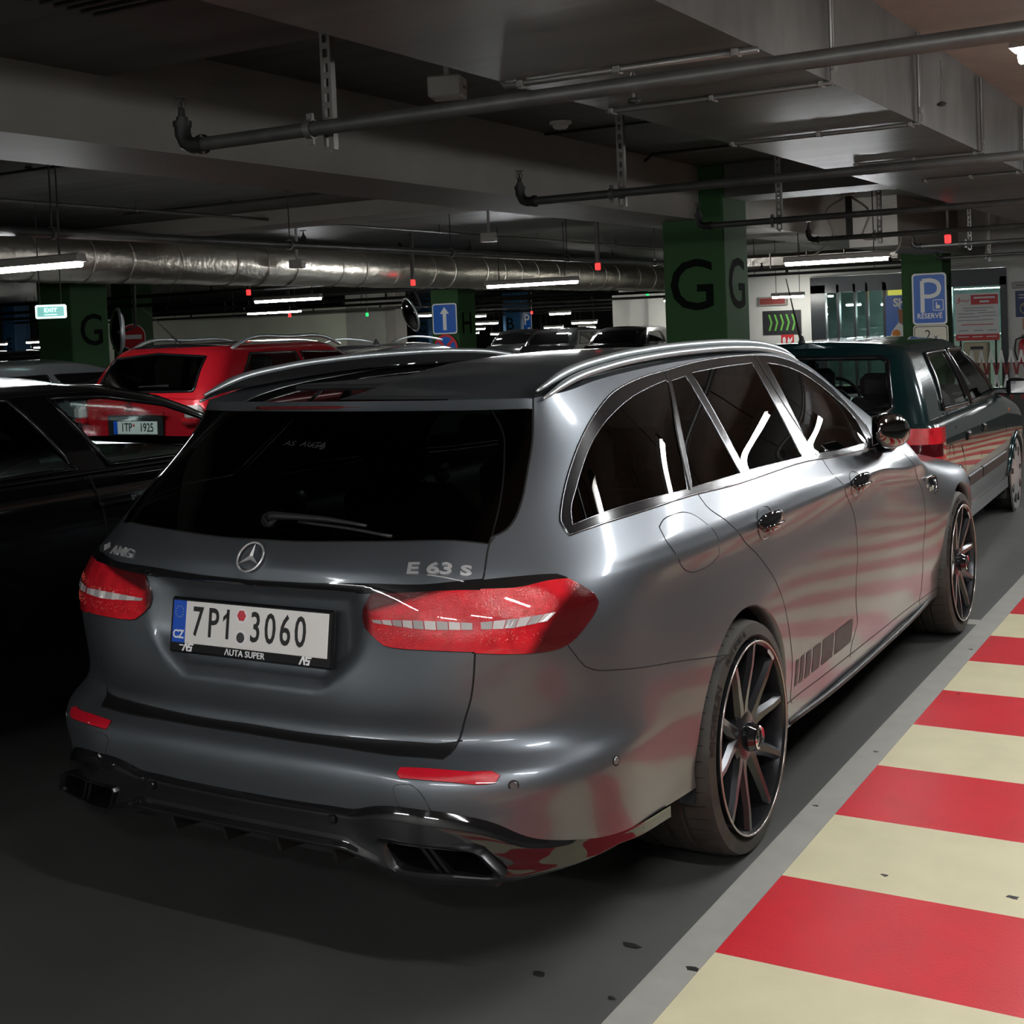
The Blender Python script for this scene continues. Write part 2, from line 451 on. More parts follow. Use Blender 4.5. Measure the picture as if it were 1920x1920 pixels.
# ------------------------------------------------------------------ paints and car materials
def paint_satin():
    m = mat('satin_grey_paint', (.140, .153, .168), rough=.42, metal=.80, coat=.65, coatr=.10)
    return m
M['paint'] = paint_satin()
M['gloss_black'] = mat('gloss_black', (.008, .008, .009), rough=.06, coat=.6)
M['trim_black'] = mat('trim_black', (.008, .008, .009), rough=.16)
M['plastic'] = mat('black_plastic', (.012, .0125, .012), rough=.48, bump=.12, bscale=900)
M['sill_black'] = mat('sill_black', (.006, .006, .006), rough=.42, spec=.3)
M['gap'] = mat('panel_gap', (.004, .004, .004), rough=.9)
M['sticker'] = mat('window_sticker', (.035, .036, .036), rough=.6)
M['badge'] = mat('badge_chrome', (.80, .80, .80), rough=.32, metal=.75)
M['chrome'] = mat('chrome', (.75, .75, .76), rough=.08, metal=1)
M['dark_chrome'] = mat('dark_chrome', (.16, .15, .15), rough=.08, metal=1)
M['satin_alu'] = mat('satin_aluminium', (.52, .56, .57), rough=.34, metal=.75)
M['edge_alu'] = mat('bright_trim', (.20, .20, .205), rough=.22, metal=1)
M['rubber'] = mat('tyre_rubber', (.030, .027, .022), rough=.62, noise=.35, nscale=14, bump=.1, bscale=300)
M['rubber_text'] = mat('tyre_lettering', (.004, .004, .004), rough=.6)
M['tyre_brown'] = mat('dusty_rubber', (.042, .035, .026), rough=.7, noise=.5, nscale=20)
M['rim'] = mat('satin_black_alloy', (.045, .046, .05), rough=.26, metal=.8)
M['rim_lip'] = mat('machined_lip', (.42, .38, .35), rough=.25, metal=.9)
M['disc'] = mat('brake_disc', (.10, .10, .10), rough=.4, metal=.9)
M['red_lens'] = mat('red_lens', (.60, .012, .022), rough=.10, coat=1, noise=.22, nscale=30, bump=.25, bscale=240)
def lens_zones(m, outer):
    nt = m.node_tree; N = nt.nodes; L = nt.links; b = N['Principled BSDF']; tc = N.new('ShaderNodeTexCoord'); sp = N.new('ShaderNodeSeparateXYZ'); L.new(tc.outputs['Object'], sp.inputs[0])
    def mth(op, a, b_=None, c=None):
        n = N.new('ShaderNodeMath'); n.operation = op
        for i, v in enumerate((a, b_, c)):
            if v is None: continue
            if isinstance(v, (int, float)): n.inputs[i].default_value = v
            else: L.new(v, n.inputs[i])
        return n.outputs[0]
    ax = mth('ABSOLUTE', sp.outputs[0]); z = sp.outputs[2]
    def step(v, e0, e1): mr = N.new('ShaderNodeMapRange'); mr.interpolation_type = 'SMOOTHSTEP'; mr.inputs[1].default_value = e0; mr.inputs[2].default_value = e1; L.new(v, mr.inputs[0]); return mr.outputs[0]
    if outer: f = step(mth('ADD', ax, mth('MULTIPLY', mth('SUBTRACT', .96, z), .42)), .808, .838)
    else: f = mth('MAXIMUM', step(mth('SUBTRACT', z, mth('MULTIPLY', mth('SUBTRACT', ax, .40), .30)), .896, .914), step(mth('SUBTRACT', .395, ax), .0, .03))
    src = b.inputs['Base Color'].links[0].from_socket; mx = N.new('ShaderNodeMix'); mx.data_type = 'RGBA'; L.new(mth('MULTIPLY', f, .93), mx.inputs[0]); L.new(src, mx.inputs[6]); mx.inputs[7].default_value = (.03, .002, .003, 1); L.new(mx.outputs[2], b.inputs['Base Color'])
M['lens_outer'] = mat('red_lens_outer', (.60, .012, .022), rough=.10, coat=1, noise=.22, nscale=30, bump=.2, bscale=240); lens_zones(M['lens_outer'], True)
M['lens_inner'] = mat('red_lens_inner', (.60, .012, .022), rough=.10, coat=1, noise=.22, nscale=30, bump=.2, bscale=240); lens_zones(M['lens_inner'], False)
M['red_smoked'] = mat('smoked_red_lens', (.075, .003, .006), rough=.06, coat=1)
M['red_refl'] = mat('red_reflector', (.55, .008, .022), rough=.16, coat=1, bump=.2, bscale=700)
M['white_lens'] = mat('clear_lens', (.62, .58, .56), rough=.12, coat=1)
M['clear_lens2'] = mat('clear_lens_grey', (.40, .37, .36), rough=.15, coat=1)
M['sparkle'] = mat('lens_facets', (.95, .16, .12), rough=.08, metal=.3, coat=1)
M['brake_strip'] = mat('brake_strip', (.13, .012, .012), rough=.2, coat=.6)
M['dark_glass'] = glass_mat('privacy_glass', (.035, .037, .036), mixin=.8)
M['side_glass'] = glass_mat('tinted_glass', (.36, .46, .43), mixin=.95)
M['rear_glass'] = glass_mat('rear_glass', (.04, .043, .04), mixin=.55)
M['plate_white'] = mat('plate_white', (.74, .72, .69), rough=.35)
M['plate_blue'] = mat('plate_blue', (.012, .085, .50), rough=.35)
M['ink'] = mat('black_ink', (.012, .012, .012), rough=.5)
M['white_ink'] = mat('white_ink', (.8, .8, .8), rough=.5)
M['yellow_ink'] = mat('yellow_ink', (.55, .50, .25), rough=.5)
M['seat'] = mat('seat_cloth', (.018, .018, .019), rough=.7)
M['decal'] = mat('decal_grey', (.045, .045, .046), rough=.5, metal=.3)

FEAT = dict(dlo=[(0.761, -0.766, 1.052), (0.733, -0.758, 1.086), (0.724, -0.737, 1.107), (0.708, -0.683, 1.156), (0.691, -0.595, 1.225), (0.68, -0.515, 1.279), (0.673, -0.423, 1.331), (0.663, -0.307, 1.374), (0.655, -0.165, 1.4), (0.651, -0.028, 1.414), (0.65, 0.118, 1.423), (0.645, 0.347, 1.437), (0.64, 0.646, 1.443), (0.637, 0.942, 1.439), (0.637, 1.066, 1.434), (0.637, 1.247, 1.417), (0.642, 1.422, 1.386), (0.657, 1.615, 1.329), (0.685, 1.775, 1.255), (0.734, 1.828, 1.18), (0.784, 1.861, 1.11), (0.853, 1.749, 1.025), (0.859, 0.996, 1.057), (0.858, 0.964, 1.059), (0.864, 0.04, 1.075), (0.859, -0.171, 1.082), (0.829, -0.527, 1.075)],
 glassq=[(0.756, -0.736, 1.074), (0.742, -0.718, 1.099), (0.724, -0.651, 1.155), (0.712, -0.589, 1.202), (0.7, -0.513, 1.252), (0.694, -0.421, 1.3), (0.688, -0.313, 1.336), (0.678, -0.177, 1.365), (0.672, -0.049, 1.382), (0.667, 0.077, 1.395), (0.674, 0.084, 1.386), (0.847, -0.212, 1.099)],
 glassf=[(0.67, 0.111, 1.391), (0.667, 0.236, 1.4), (0.849, 0.212, 1.097), (0.848, -0.174, 1.1)],
 glassr=[(0.663, 0.292, 1.407), (0.66, 0.563, 1.413), (0.655, 0.875, 1.413), (0.847, 0.82, 1.083), (0.847, 0.262, 1.099)],
 glassd=[(0.655, 1.03, 1.406), (0.659, 1.204, 1.387), (0.674, 1.436, 1.336), (0.704, 1.599, 1.267), (0.74, 1.731, 1.191), (0.774, 1.747, 1.142), (0.841, 1.684, 1.049), (0.848, 1.016, 1.075), (0.846, 0.939, 1.081)],
 doorb=[(0.639, 0.948, 1.436), (0.741, 0.963, 1.269), (0.855, 1.009, 1.063), (0.865, 1.008, 1.047), (0.899, 0.997, 1.003), (0.92, 1.046, 0.962), (0.922, 1.079, 0.924), (0.918, 1.131, 0.889), (0.919, 1.195, 0.814), (0.923, 1.201, 0.738), (0.927, 1.187, 0.666), (0.929, 1.153, 0.597), (0.929, 1.142, 0.525), (0.925, 1.168, 0.43), (0.913, 1.105, 0.335)],
 doorr=[(0.654, 0.117, 1.416), (0.75, -0.044, 1.263), (0.839, -0.171, 1.114), (0.855, -0.167, 1.088), (0.881, -0.158, 1.048), (0.907, -0.107, 1.008), (0.923, -0.043, 0.965), (0.923, 0.026, 0.918), (0.923, 0.131, 0.862), (0.926, 0.197, 0.815), (0.93, 0.254, 0.769), (0.934, 0.308, 0.703), (0.936, 0.349, 0.622), (0.934, 0.377, 0.546), (0.93, 0.401, 0.478), (0.923, 0.411, 0.407), (0.914, 0.417, 0.338)],
 sill=[(0.914, 0.413, 0.335), (0.913, 0.751, 0.329), (0.913, 1.106, 0.325), (0.906, 1.707, 0.314), (0.899, 2.481, 0.3)],
 doorf=[(0.868, 2.041, 0.991), (0.907, 2.097, 0.936), (0.914, 2.12, 0.917), (0.908, 2.211, 0.849), (0.91, 2.3, 0.763), (0.915, 2.308, 0.695), (0.918, 2.284, 0.61), (0.918, 2.238, 0.528), (0.912, 2.243, 0.416), (0.902, 2.256, 0.342), (0.899, 2.215, 0.304)],
 fuel=[(0.872, -0.465, 1.032), (0.867, -0.433, 1.044), (0.87, -0.36, 1.051), (0.875, -0.302, 1.049), (0.885, -0.262, 1.037), (0.906, -0.222, 1.007), (0.921, -0.186, 0.97), (0.925, -0.179, 0.943), (0.921, -0.174, 0.91), (0.92, -0.211, 0.898), (0.916, -0.297, 0.891), (0.913, -0.36, 0.895), (0.911, -0.399, 0.91), (0.912, -0.434, 0.937), (0.907, -0.454, 0.967), (0.896, -0.475, 0.997)],
 arch=[(0.905, -0.353, 0.313), (0.91, -0.354, 0.368), (0.92, -0.353, 0.443), (0.929, -0.313, 0.532), (0.932, -0.293, 0.578), (0.936, -0.221, 0.661), (0.937, -0.17, 0.684), (0.936, -0.094, 0.72), (0.936, -0.018, 0.734), (0.937, 0.082, 0.726), (0.938, 0.156, 0.701), (0.939, 0.23, 0.652), (0.937, 0.298, 0.57), (0.932, 0.334, 0.485), (0.924, 0.361, 0.41), (0.914, 0.394, 0.343)],
 bumpline=[(0.821, -0.907, 0.817), (0.832, -0.888, 0.784), (0.843, -0.866, 0.755), (0.859, -0.831, 0.738), (0.877, -0.777, 0.727), (0.899, -0.637, 0.703), (0.915, -0.464, 0.677), (0.936, -0.236, 0.639)],
 light=[(0.645, -0.997, 0.975), (0.713, -0.943, 0.977), (0.77, -0.881, 0.975), (0.783, -0.866, 0.973), (0.801, -0.855, 0.961), (0.833, -0.831, 0.937), (0.851, -0.814, 0.916), (0.857, -0.812, 0.9), (0.857, -0.824, 0.884), (0.848, -0.854, 0.858), (0.835, -0.884, 0.832), (0.821, -0.907, 0.817), (0.803, -0.931, 0.808), (0.782, -0.956, 0.806), (0.736, -0.998, 0.807), (0.691, -1.029, 0.81), (0.648, -1.051, 0.813)],
 lightred=[(0.646, -1.011, 0.956), (0.721, -0.959, 0.955), (0.774, -0.891, 0.963), (0.801, -0.855, 0.961)],
 lightin=[(0.645, -1.014, 0.953), (0.479, -1.073, 0.949), (0.381, -1.085, 0.943), (0.372, -1.087, 0.93), (0.355, -1.092, 0.889), (0.359, -1.092, 0.865), (0.389, -1.093, 0.839), (0.418, -1.094, 0.821), (0.452, -1.094, 0.818), (0.531, -1.089, 0.819), (0.648, -1.051, 0.815)],
 white=[(0.384, -1.091, 0.883), (0.647, -1.045, 0.882), (0.658, -1.039, 0.883), (0.747, -0.979, 0.889), (0.8, -0.92, 0.892), (0.794, -0.932, 0.88), (0.778, -0.955, 0.872), (0.717, -1.008, 0.869), (0.659, -1.042, 0.868), (0.645, -1.049, 0.87), (0.438, -1.09, 0.87), (0.389, -1.091, 0.875)],
 gateshut=[(-0.692, 1.604, 1.283), (0.578, -0.598, 1.383), (0.584, -0.61, 1.352), (0.601, -0.646, 1.293), (0.629, -0.732, 1.205), (0.65, -0.81, 1.132), (0.653, -0.853, 1.097), (0.645, -0.887, 1.076), (0.625, -0.915, 1.066), (0.627, -0.931, 1.051), (0.645, -0.997, 0.975), (0.646, -1.015, 0.951), (0.652, -1.047, 0.855), (0.648, -1.051, 0.81), (0.641, -1.051, 0.748), (0.632, -1.051, 0.703), (0.612, -1.05, 0.651), (0.591, -1.049, 0.595)],
 gatebot=[(0.59, -1.05, 0.594), (0.575, -1.057, 0.59), (0.47, -1.085, 0.587), (0.372, -1.101, 0.586), (0.154, -1.113, 0.581), (-0.004, -1.113, 0.585)],
 ledge=[(0.588, -1.056, 0.585), (0.582, -1.075, 0.569), (0.572, -1.093, 0.561)],
 ledgefront=[(0.711, -1.054, 0.551), (0.639, -1.08, 0.555), (0.572, -1.093, 0.561), (0.457, -1.115, 0.561), (0.297, -1.126, 0.564), (0.166, -1.13, 0.564), (-0.019, -1.128, 0.566)],
 glassside=[(0.475, -0.639, 1.355), (0.525, -0.672, 1.301), (0.564, -0.736, 1.24), (0.609, -0.844, 1.136), (0.625, -0.913, 1.068)],
 glassbot=[(0.624, -0.92, 1.063), (0.413, -1.007, 1.06), (0.15, -1.046, 1.053), (0.001, -1.051, 1.053)],
 striptop=[(0.644, -0.995, 0.979), (0.523, -1.056, 0.969), (0.366, -1.08, 0.966), (0.163, -1.098, 0.959), (0.018, -1.102, 0.954)],
 stripbot=[(0.645, -1.014, 0.953), (0.479, -1.072, 0.951), (0.369, -1.086, 0.942), (0.164, -1.101, 0.933), (0.019, -1.105, 0.931)],
 recess=[(0.019, -1.12, 0.712), (0.166, -1.119, 0.706), (0.312, -1.113, 0.717), (0.345, -1.108, 0.736), (0.371, -1.1, 0.779), (0.416, -1.095, 0.814)],
 diff=[(0.012, -1.166, 0.426), (0.134, -1.165, 0.427), (0.29, -1.164, 0.431), (0.364, -1.162, 0.434), (0.394, -1.162, 0.443), (0.454, -1.162, 0.455), (0.549, -1.153, 0.457), (0.627, -1.125, 0.447), (0.679, -1.098, 0.434), (0.717, -1.073, 0.416), (0.743, -1.052, 0.397), (0.77, -1.026, 0.38), (0.805, -0.987, 0.366), (0.838, -0.936, 0.354), (0.877, -0.836, 0.338), (0.887, -0.554, 0.271)],
 reflector=[(0.48, -1.151, 0.532), (0.482, -1.14, 0.544), (0.563, -1.123, 0.546), (0.656, -1.094, 0.542), (0.709, -1.071, 0.539), (0.717, -1.072, 0.535), (0.711, -1.084, 0.521), (0.698, -1.092, 0.519), (0.61, -1.128, 0.523), (0.491, -1.154, 0.524)],
 tow=[(0.474, -1.162, 0.499), (0.48, -1.16, 0.507), (0.523, -1.155, 0.512), (0.538, -1.155, 0.504), (0.575, -1.144, 0.443), (0.571, -1.144, 0.434), (0.507, -1.157, 0.435), (0.488, -1.162, 0.462)],
 sensors=[(0.748, -1.063, 0.512), (0.897, -0.816, 0.515)],
 handles=[(0.926, 0.214, 0.953), (0.925, 1.218, 0.949)],
 vent=[(0.907, 2.284, 0.814), (0.909, 2.541, 0.797), (0.914, 2.538, 0.771), (0.916, 2.492, 0.74), (0.915, 2.443, 0.734), (0.912, 2.439, 0.764), (0.908, 2.307, 0.795)],
 stripes=[(0.929, 0.428, 0.465), (0.916, 0.512, 0.363), (0.924, 0.805, 0.419), (0.915, 0.847, 0.352), (0.918, 0.995, 0.374)],
 star=[(-0.01, -1.084, 1.01)],
 amg=[(-0.638, -0.993, 0.985), (-0.434, -1.062, 0.988)],
 e63=[(0.469, -1.044, 1.006), (0.617, -0.998, 0.995)],
 plate=[(0.274, -1.096, 0.89), (0.268, -1.104, 0.794)],
 brk=[(-0.335, -0.643, 1.372), (0.075, -0.654, 1.377)],
 crease=[(0.919, -0.351, 0.953), (0.927, -0.027, 0.953), (0.925, 0.409, 0.954), (0.923, 1.176, 0.954), (0.899, 2.405, 0.864)],
 stick=[(-0.155, -0.746, 1.271), (-0.001, -0.754, 1.268)])

def wheel_parts(tyre, name_txt=True):
    """sub-parts of an outward facing (+x) twin-spoke wheel at the origin, face near x=.03"""
    mb = MB(); mb.lathe([(.262, -.20), (.262, .0), (.268, .026), (.277, .034), (.280, .031), (.279, .02), (.262, -.01)], 'X', n=72); mb.lathe([(.262, -.20), (.20, -.20)], 'X', n=48)
    mb.build('rim', M['rim'], tyre, angle=.6)
    mb = MB(); mb.tube([(.0345, .2785*math.cos(2*PI*k/72), .2785*math.sin(2*PI*k/72)) for k in range(72)], .0035, 8, closed=True)
    mb.build('rim_edge', M['rim_lip'], tyre, smooth=True)
    for k in range(5):
        mb = MB()
        for s in (-1, 1):
            # profile along the arm: (radius, sideways, half width, depth of crest)
            st = [(.055, .012, .030, .006), (.10, .020, .029, .010), (.14, .036, .024, .015), (.20, .060, .020, .024), (.270, .084, .019, .029)]
            V = []; F = []
            for r, sd, hw, d in st:
                c = s*sd
                V += [(-.055, c-hw*1.15, r), (d-.014, c-hw, r), (d, c-hw*.45, r), (d, c+hw*.45, r), (d-.014, c+hw, r), (-.055, c+hw*1.15, r)]
            for i in range(4):
                for j in range(6): F.append((i*6+j, i*6+(j+1) % 6, i*6+6+(j+1) % 6, i*6+6+j))
            F += [tuple(range(6))[::-1], tuple(range(24, 30))]
            mb.add(V, F)
        R = Matrix.Rotation(2*PI*k/5+.16, 4, 'X'); mb.v = [tuple(R @ Vector(v)) for v in mb.v]
        mb.build('spoke', M['rim'], tyre, angle=.5)
    mb = MB(); mb.lathe([(.085, -.06), (.085, .0), (.06, .012), (.0, .012)], 'X', n=40); mb.build('hub', M['rim'], tyre, angle=.6)
    mb = MB(); mb.lathe([(.043, .0), (.043, .026), (.037, .036), (.033, .044), (.0, .044)], 'X', n=36); mb.build('centre_cap', M['gloss_black'], tyre, angle=.5)
    mb = MB(); mb.lathe([(.027, .044), (.032, .045), (.035, .048), (.032, .051), (.027, .049)], 'X', n=36)
    for k in range(3):
        a = 2*PI*k/3; d = Vector((0, math.sin(a), math.cos(a))); q = Vector((0, math.cos(a), -math.sin(a)))
        mb.add([Vector((.046, 0, 0))+q*.0045, Vector((.046, 0, 0))-q*.0045, Vector((.0455, 0, 0))+d*.030, Vector((.051, 0, 0))+d*.004], [(0, 2, 3), (1, 3, 2), (0, 3, 1)])
    mb.build('star_badge', M['chrome'], tyre, smooth=False)
    mb = MB(); mb.lathe([(.07, -.085), (.195, -.085), (.198, -.09), (.198, -.115), (.195, -.12), (.07, -.12)], 'X', n=48, closed=True); mb.build('brake_disc', M['disc'], tyre, angle=.5)
    mb = MB()
    for k in range(7):
        a = -2.6+k*.17; mb.box((-.095, .175*math.cos(a)*-1, .175*math.sin(a)), (.075, .05, .07), 0)
    mb.build('brake_caliper', M['trim_black'], tyre)

def tyre_mesh(R, half, name, parent, loc, grooves=True):
    """tyre with tread grooves, face at x=0, width 2*half towards -x"""
    w = 2*half; n = 96; r0 = .279
    pr = [(r0-.008, .002), (r0+.001, .008), (r0+.005, .018), (r0+.019, .029), (r0+.052, .022), (R-.006, .006), (R-.004, -.012), (R-.001, -.028)]
    xs = [-.060, -.064, -.072, -.076, -w*.42, -w*.42-.004, -w*.42-.012, -w*.42-.016, -w*.66, -w*.66-.004, -w*.66-.012, -w*.66-.016]
    for i, x in enumerate(xs): pr.append((R-(.007 if i % 4 in (1, 2) else 0), x))
    pr += [(R-.002, -w+.03), (R-.014, -w+.006), (r0+.02, -w), (r0-.02, -w+.02)]
    V = []; F = []
    for k in range(2*n):
        a = 2*PI*(k/2 + (.12 if k % 2 else 0))/n*1.0 if False else 2*PI*(k//2+(.86 if k % 2 else 0))/n
        c, s = math.cos(a), math.sin(a)
        for i, (r, x) in enumerate(pr): V.append((x, r*c, r*s))
    q = len(pr); m = 2*n
    for k in range(m):
        k2 = (k+1) % m
        for i in range(q-1):
            if grooves and k % 2 == 1 and 5 <= i <= 7 and (k//2) % 2 == 0: continue
            F.append((k*q+i, k*q+i+1, k2*q+i+1, k2*q+i))
    if grooves:   # sunk shoulder grooves
        for k in range(1, m, 2):
            if (k//2) % 2: continue
            k2 = (k+1) % m; base = len(V)
            for kk in (k, k2):
                for i in range(5, 9):
                    v = Vector(V[kk*q+i]); d = Vector((0, v.y, v.z)).normalized(); V.append(tuple(v-d*.006*(0 if i in (5,) else 1)))
            for i in range(3): F.append((base+i, base+i+1, base+4+i+1, base+4+i))
            for i in range(3):
                F.append((k*q+5+i, k*q+6+i, base+i+1, base+i)); F.append((base+4+i, base+5+i, k2*q+6+i, k2*q+5+i))
    mb = MB(); mb.add(V, F); o = mb.build(name, M['rubber'], parent, angle=.55); o.location = loc
    return o
def arc_text(mb, s, size, r, a0, x, sx=1., bold=0.):
    """letters bent along a circle of radius r in the plane of the sidewall, read clockwise from angle a0"""
    V, F = text_geo(s, size, sx=sx, ext=.0008, bold=bold, align='LEFT', res=2)
    W = []
    for v in V:
        a = a0+v.x/r; rr = r+v.y; xp = float(np.interp(rr, [.280, .284, .298, .331, .337], [.008, .018, .029, .022, .006])); W.append((xp+.0006+v.z, math.cos(a)*rr*-1, math.sin(a)*rr))
    mb.add(W, F)

def estate():
    root = empty('estate_car', (0, 0, 0), 0, 'satin grey estate car with red tail lights parked in the foreground', 'car')
    G, B = estate_shell()
    # number plate recess in the tailgate
    x, y, z = B[..., 0], B[..., 1], B[..., 2]
    sm = lambda t: np.clip(t, 0, 1)**2*(3-2*np.clip(t, 0, 1))
    rec = sm((.365-x)/.075)*sm((z-.700-.10*np.clip((x-.24)/.12, 0, 1))/.030)*sm((.945-z)/.02)*(y < -.8)
    B[..., 1] = y+.030*rec
    # strip under the glass stands a little proud
    pack = surface_pack(B); bv = pack[0]
    bm = bmesh.new(); V, F = pack[1], pack[2]
    vs_ = [bm.verts.new(v) for v in V]
    for f in F:
        try: bm.faces.new([vs_[i] for i in f])
        except ValueError: pass
    fe = FEAT; C = {}
    gs = fe['gateshut'][1:]
    C['gateshut'] = [(.5775, -.596, 1.395)]+gs+fe['ledge']+fe['ledgefront'][3:-1]+[(-.02, -1.13, .566)]
    C['gatebot'] = fe['gatebot'][:-1]+[(-.02, -1.113, .583)]
    C['gatebot'][0] = (.600, -1.046, .596)
    C['glassbot'] = [(.634, -.914, 1.068), gs[8]]+fe['glassbot'][1:-1]+[(-.02, -1.052, 1.053)]
    C['lip'] = [(.586, -.60, 1.354), (.48, -.625, 1.354), (.30, -.645, 1.354), (-.02, -.655, 1.354)]
    C['dlo'] = fe['dlo']
    for k in ('glassq', 'glassf', 'glassr', 'glassd'): C[k] = fe[k]
    C['doorb'] = [(.85, .985, 1.075)]+fe['doorb'][2:]+[(.905, 1.10, .315)]
    C['doorr'] = [(.85, -.178, 1.10)]+fe['doorr'][3:]+[(.905, .435, .325)]
    C['sill'] = [(.91, .33, .334)]+fe['sill'][:-1]+[(.888, 2.62, .290)]
    C['doortop'] = [(.85, 1.72, 1.030), (.862, 1.9, 1.010), fe['doorf'][0], (.868, 2.07, .988)]
    C['doorf'] = [(.70, 2.26, 1.12), (.76, 2.19, 1.06), (.83, 2.09, 1.015)]+fe['doorf']+[(.885, 2.24, .28)]
    C['bumpline'] = [(.823, -.916, .822)]+fe['bumpline'][1:]+[(.936, -.17, .628)]
    C['light'] = [(.640, -1.004, .975)]+fe['light'][1:-1]+[(.643, -1.057, .814)]
    C['lightred'] = [(.641, -1.016, .957)]+fe['lightred'][1:-1]+[(.806, -.852, .964)]
    C['lightin'] = [(.655, -1.012, .955)]+fe['lightin'][1:-1]+[(.658, -1.05, .816)]
    C['striptop'] = [(.652, -.992, .979)]+fe['striptop'][1:-1]+[(-.02, -1.102, .955)]
    C['stripbot'] = [(.40, -1.083, .9445)]+fe['stripbot'][2:-1]+[(-.02, -1.105, .931)]
    C['diff'] = [(-.02, -1.166, .426)]+fe['diff'][:-2]+[(.888, -.75, .325), (.90, -.52, .306), (.905, -.33, .300)]
    C['reflector'] = fe['reflector']; C['tow'] = fe['tow']; C['fuel'] = fe['fuel']
    arc = lambda yc, zc, r, a0, a1, n: [(.93, yc-r*math.cos(a0+(a1-a0)*k/n), zc+r*math.sin(a0+(a1-a0)*k/n)) for k in range(n+1)]
    C['arch'] = [(.90, -.345, .230), (.91, -.352, .29)]+arc(-.01, .368, .362, -.05, PI+.05, 24)+[(.91, .375, .29), (.90, .40, .230)]
    C['archf'] = [(.90, 2.60, .230), (.91, 2.58, .29)]+arc(2.939, .368, .365, -.05, PI+.05, 24)+[(.91, 3.29, .29), (.88, 3.28, .230)]
    closed = {'dlo', 'glassq', 'glassf', 'glassr', 'glassd', 'reflector', 'tow', 'fuel'}
    CP = {}
    for k, pts in C.items():
        q = smooth_curve(pts, .022, k in closed)
        CP[k] = cut(bm, bv, q)
    lab, n = islands(bm)
    cent = [(f, f.calc_center_median()) for f in bm.faces]
    sets = {}
    for f in bm.faces: sets.setdefault(lab[f], []).append(f)
    def at(p):
        p = Vector(p); f = min(cent, key=lambda t: (t[1]-p).length_squared)[0]; return lab[f]
    seeds = dict(rear_wing=(.90, -.45, .80), bumper=(.90, -.70, .50), bumper_low=(.3, -1.17, .48), gate=(.50, -1.08, .70), gate_top=(.3, -1.07, 1.02), strip=(.2, -1.10, .945), rear_glass=(.2, -.85, 1.2), lip=(.3, -.645, 1.375),
                 light=(.74, -.98, .89), light_band=(.72, -.95, .967), light_in=(.50, -1.08, .88), step=(.3, -1.11, .575), rear_door=(.92, .7, .7), front_door=(.92, 1.7, .7), sill=(.90, 1.2, .29), front_wing=(.92, 2.45, .80), front_wing2=(.93, 2.40, .45),
                 fuel=(.91, -.30, .97), glassq=(.75, -.40, 1.2), glassf=(.78, .10, 1.2), glassr=(.77, .6, 1.25), glassd=(.76, 1.3, 1.2), trim=(.655, .6, 1.428), reflector=(.60, -1.125, .534), tow=(.52, -1.155, .48), diff=(.3, -1.165, .35), roof_side=(.645, .6, 1.4465), well=(.93, 0, .4), wellf=(.93, 2.94, .4), bumper3=(.91, -.40, .45))
    ids = {k: at(p) for k, p in seeds.items()}
    P = lambda key, m, name, parent=root, mirror=False, off=0.: patch_mesh(sets[ids[key]], pack, m, name, parent, mirror, off)
    pt = M['paint']; gb = M['gloss_black']
    gate = P('gate', pt, 'tailgate', root, 'both'); P('gate_top', pt, 'upper_panel', gate, 'both'); P('strip', gb, 'trim_strip', gate, 'both', .003)
    tag(gate.children[1], 'gloss black strip')
    P('rear_glass', M['rear_glass'], 'rear_window', gate, 'both', -.001); P('lip', pt, 'spoiler_lip', gate, 'both')
    bump = P('bumper', pt, 'rear_bumper', root, 'both'); tag(P('step', M['sill_black'], 'loading_sill', bump, 'both', .001), 'black plastic sill')
    parts = {}
    def both(key, m, name, parents=(root, root), off=0.):
        r = [patch_mesh(sets[ids[key]], pack, m, name, parents[0], False, off), patch_mesh(sets[ids[key]], pack, m, name, parents[1], True, off)]
        parts[key] = r; return r
    both('rear_wing', pt, 'rear_wing'); both('front_wing', pt, 'front_wing')
    rd = both('rear_door', pt, 'rear_door'); fd = both('front_door', pt, 'front_door'); both('sill', pt, 'side_sill')
    both('fuel', pt, 'fuel_flap', parts['rear_wing'], .0005); both('tow', pt, 'towing_cover', (bump, bump), .0008); both('reflector', M['red_refl'], 'reflector', (bump, bump), .002)
    tr = both('trim', M['trim_black'], 'window_frame', off=.0015)
    both('glassq', M['dark_glass'], 'quarter_window'); both('glassf', M['dark_glass'], 'fixed_window', rd); both('glassr', M['dark_glass'], 'door_window', rd); both('glassd', M['side_glass'], 'door_window', fd)
    li = both('light', M['lens_outer'], 'tail_light', off=.004); both('light_band', gb, 'light_band', li, .004); lin = both('light_in', M['lens_inner'], 'tail_light', (gate, gate), .004)
    # shut lines
    def S(k): return CP[k]
    def lines(name, keys, wd, parent, m=M['gap'], off=.0008, sides=(1, -1)):
        for sgn in sides:
            mb = MB()
            for k in keys:
                if isinstance(k, tuple): k, i0, i1 = k; Pp, Nn = CP[k]; Pp, Nn = Pp[i0:i1], Nn[i0:i1]
                else: Pp, Nn = CP[k]
                mb.tube([Vector((sgn*p.x, p.y, p.z))+Vector((sgn*n.x, n.y, n.z))*(off-wd*.42) for p, n in zip(Pp, Nn)], wd/2, 6, closed=k in closed)
            mb.build(name, m, parent, smooth=True)
    lines('door_gap', ['doorr'], .0055, root); lines('door_gap', ['doorb'], .0055, root); lines('door_gap', ['doorf'], .0055, root); lines('sill_gap', ['sill'], .006, root)
    lines('flap_gap', ['fuel'], .005, root); lines('bumper_gap', ['bumpline'], .004, root); lines('tailgate_gap', ['gateshut'], .0075, root); lines('tailgate_gap', ['gatebot'], .005, root); lines('tailgate_gap', ['glassbot'], .005, root)
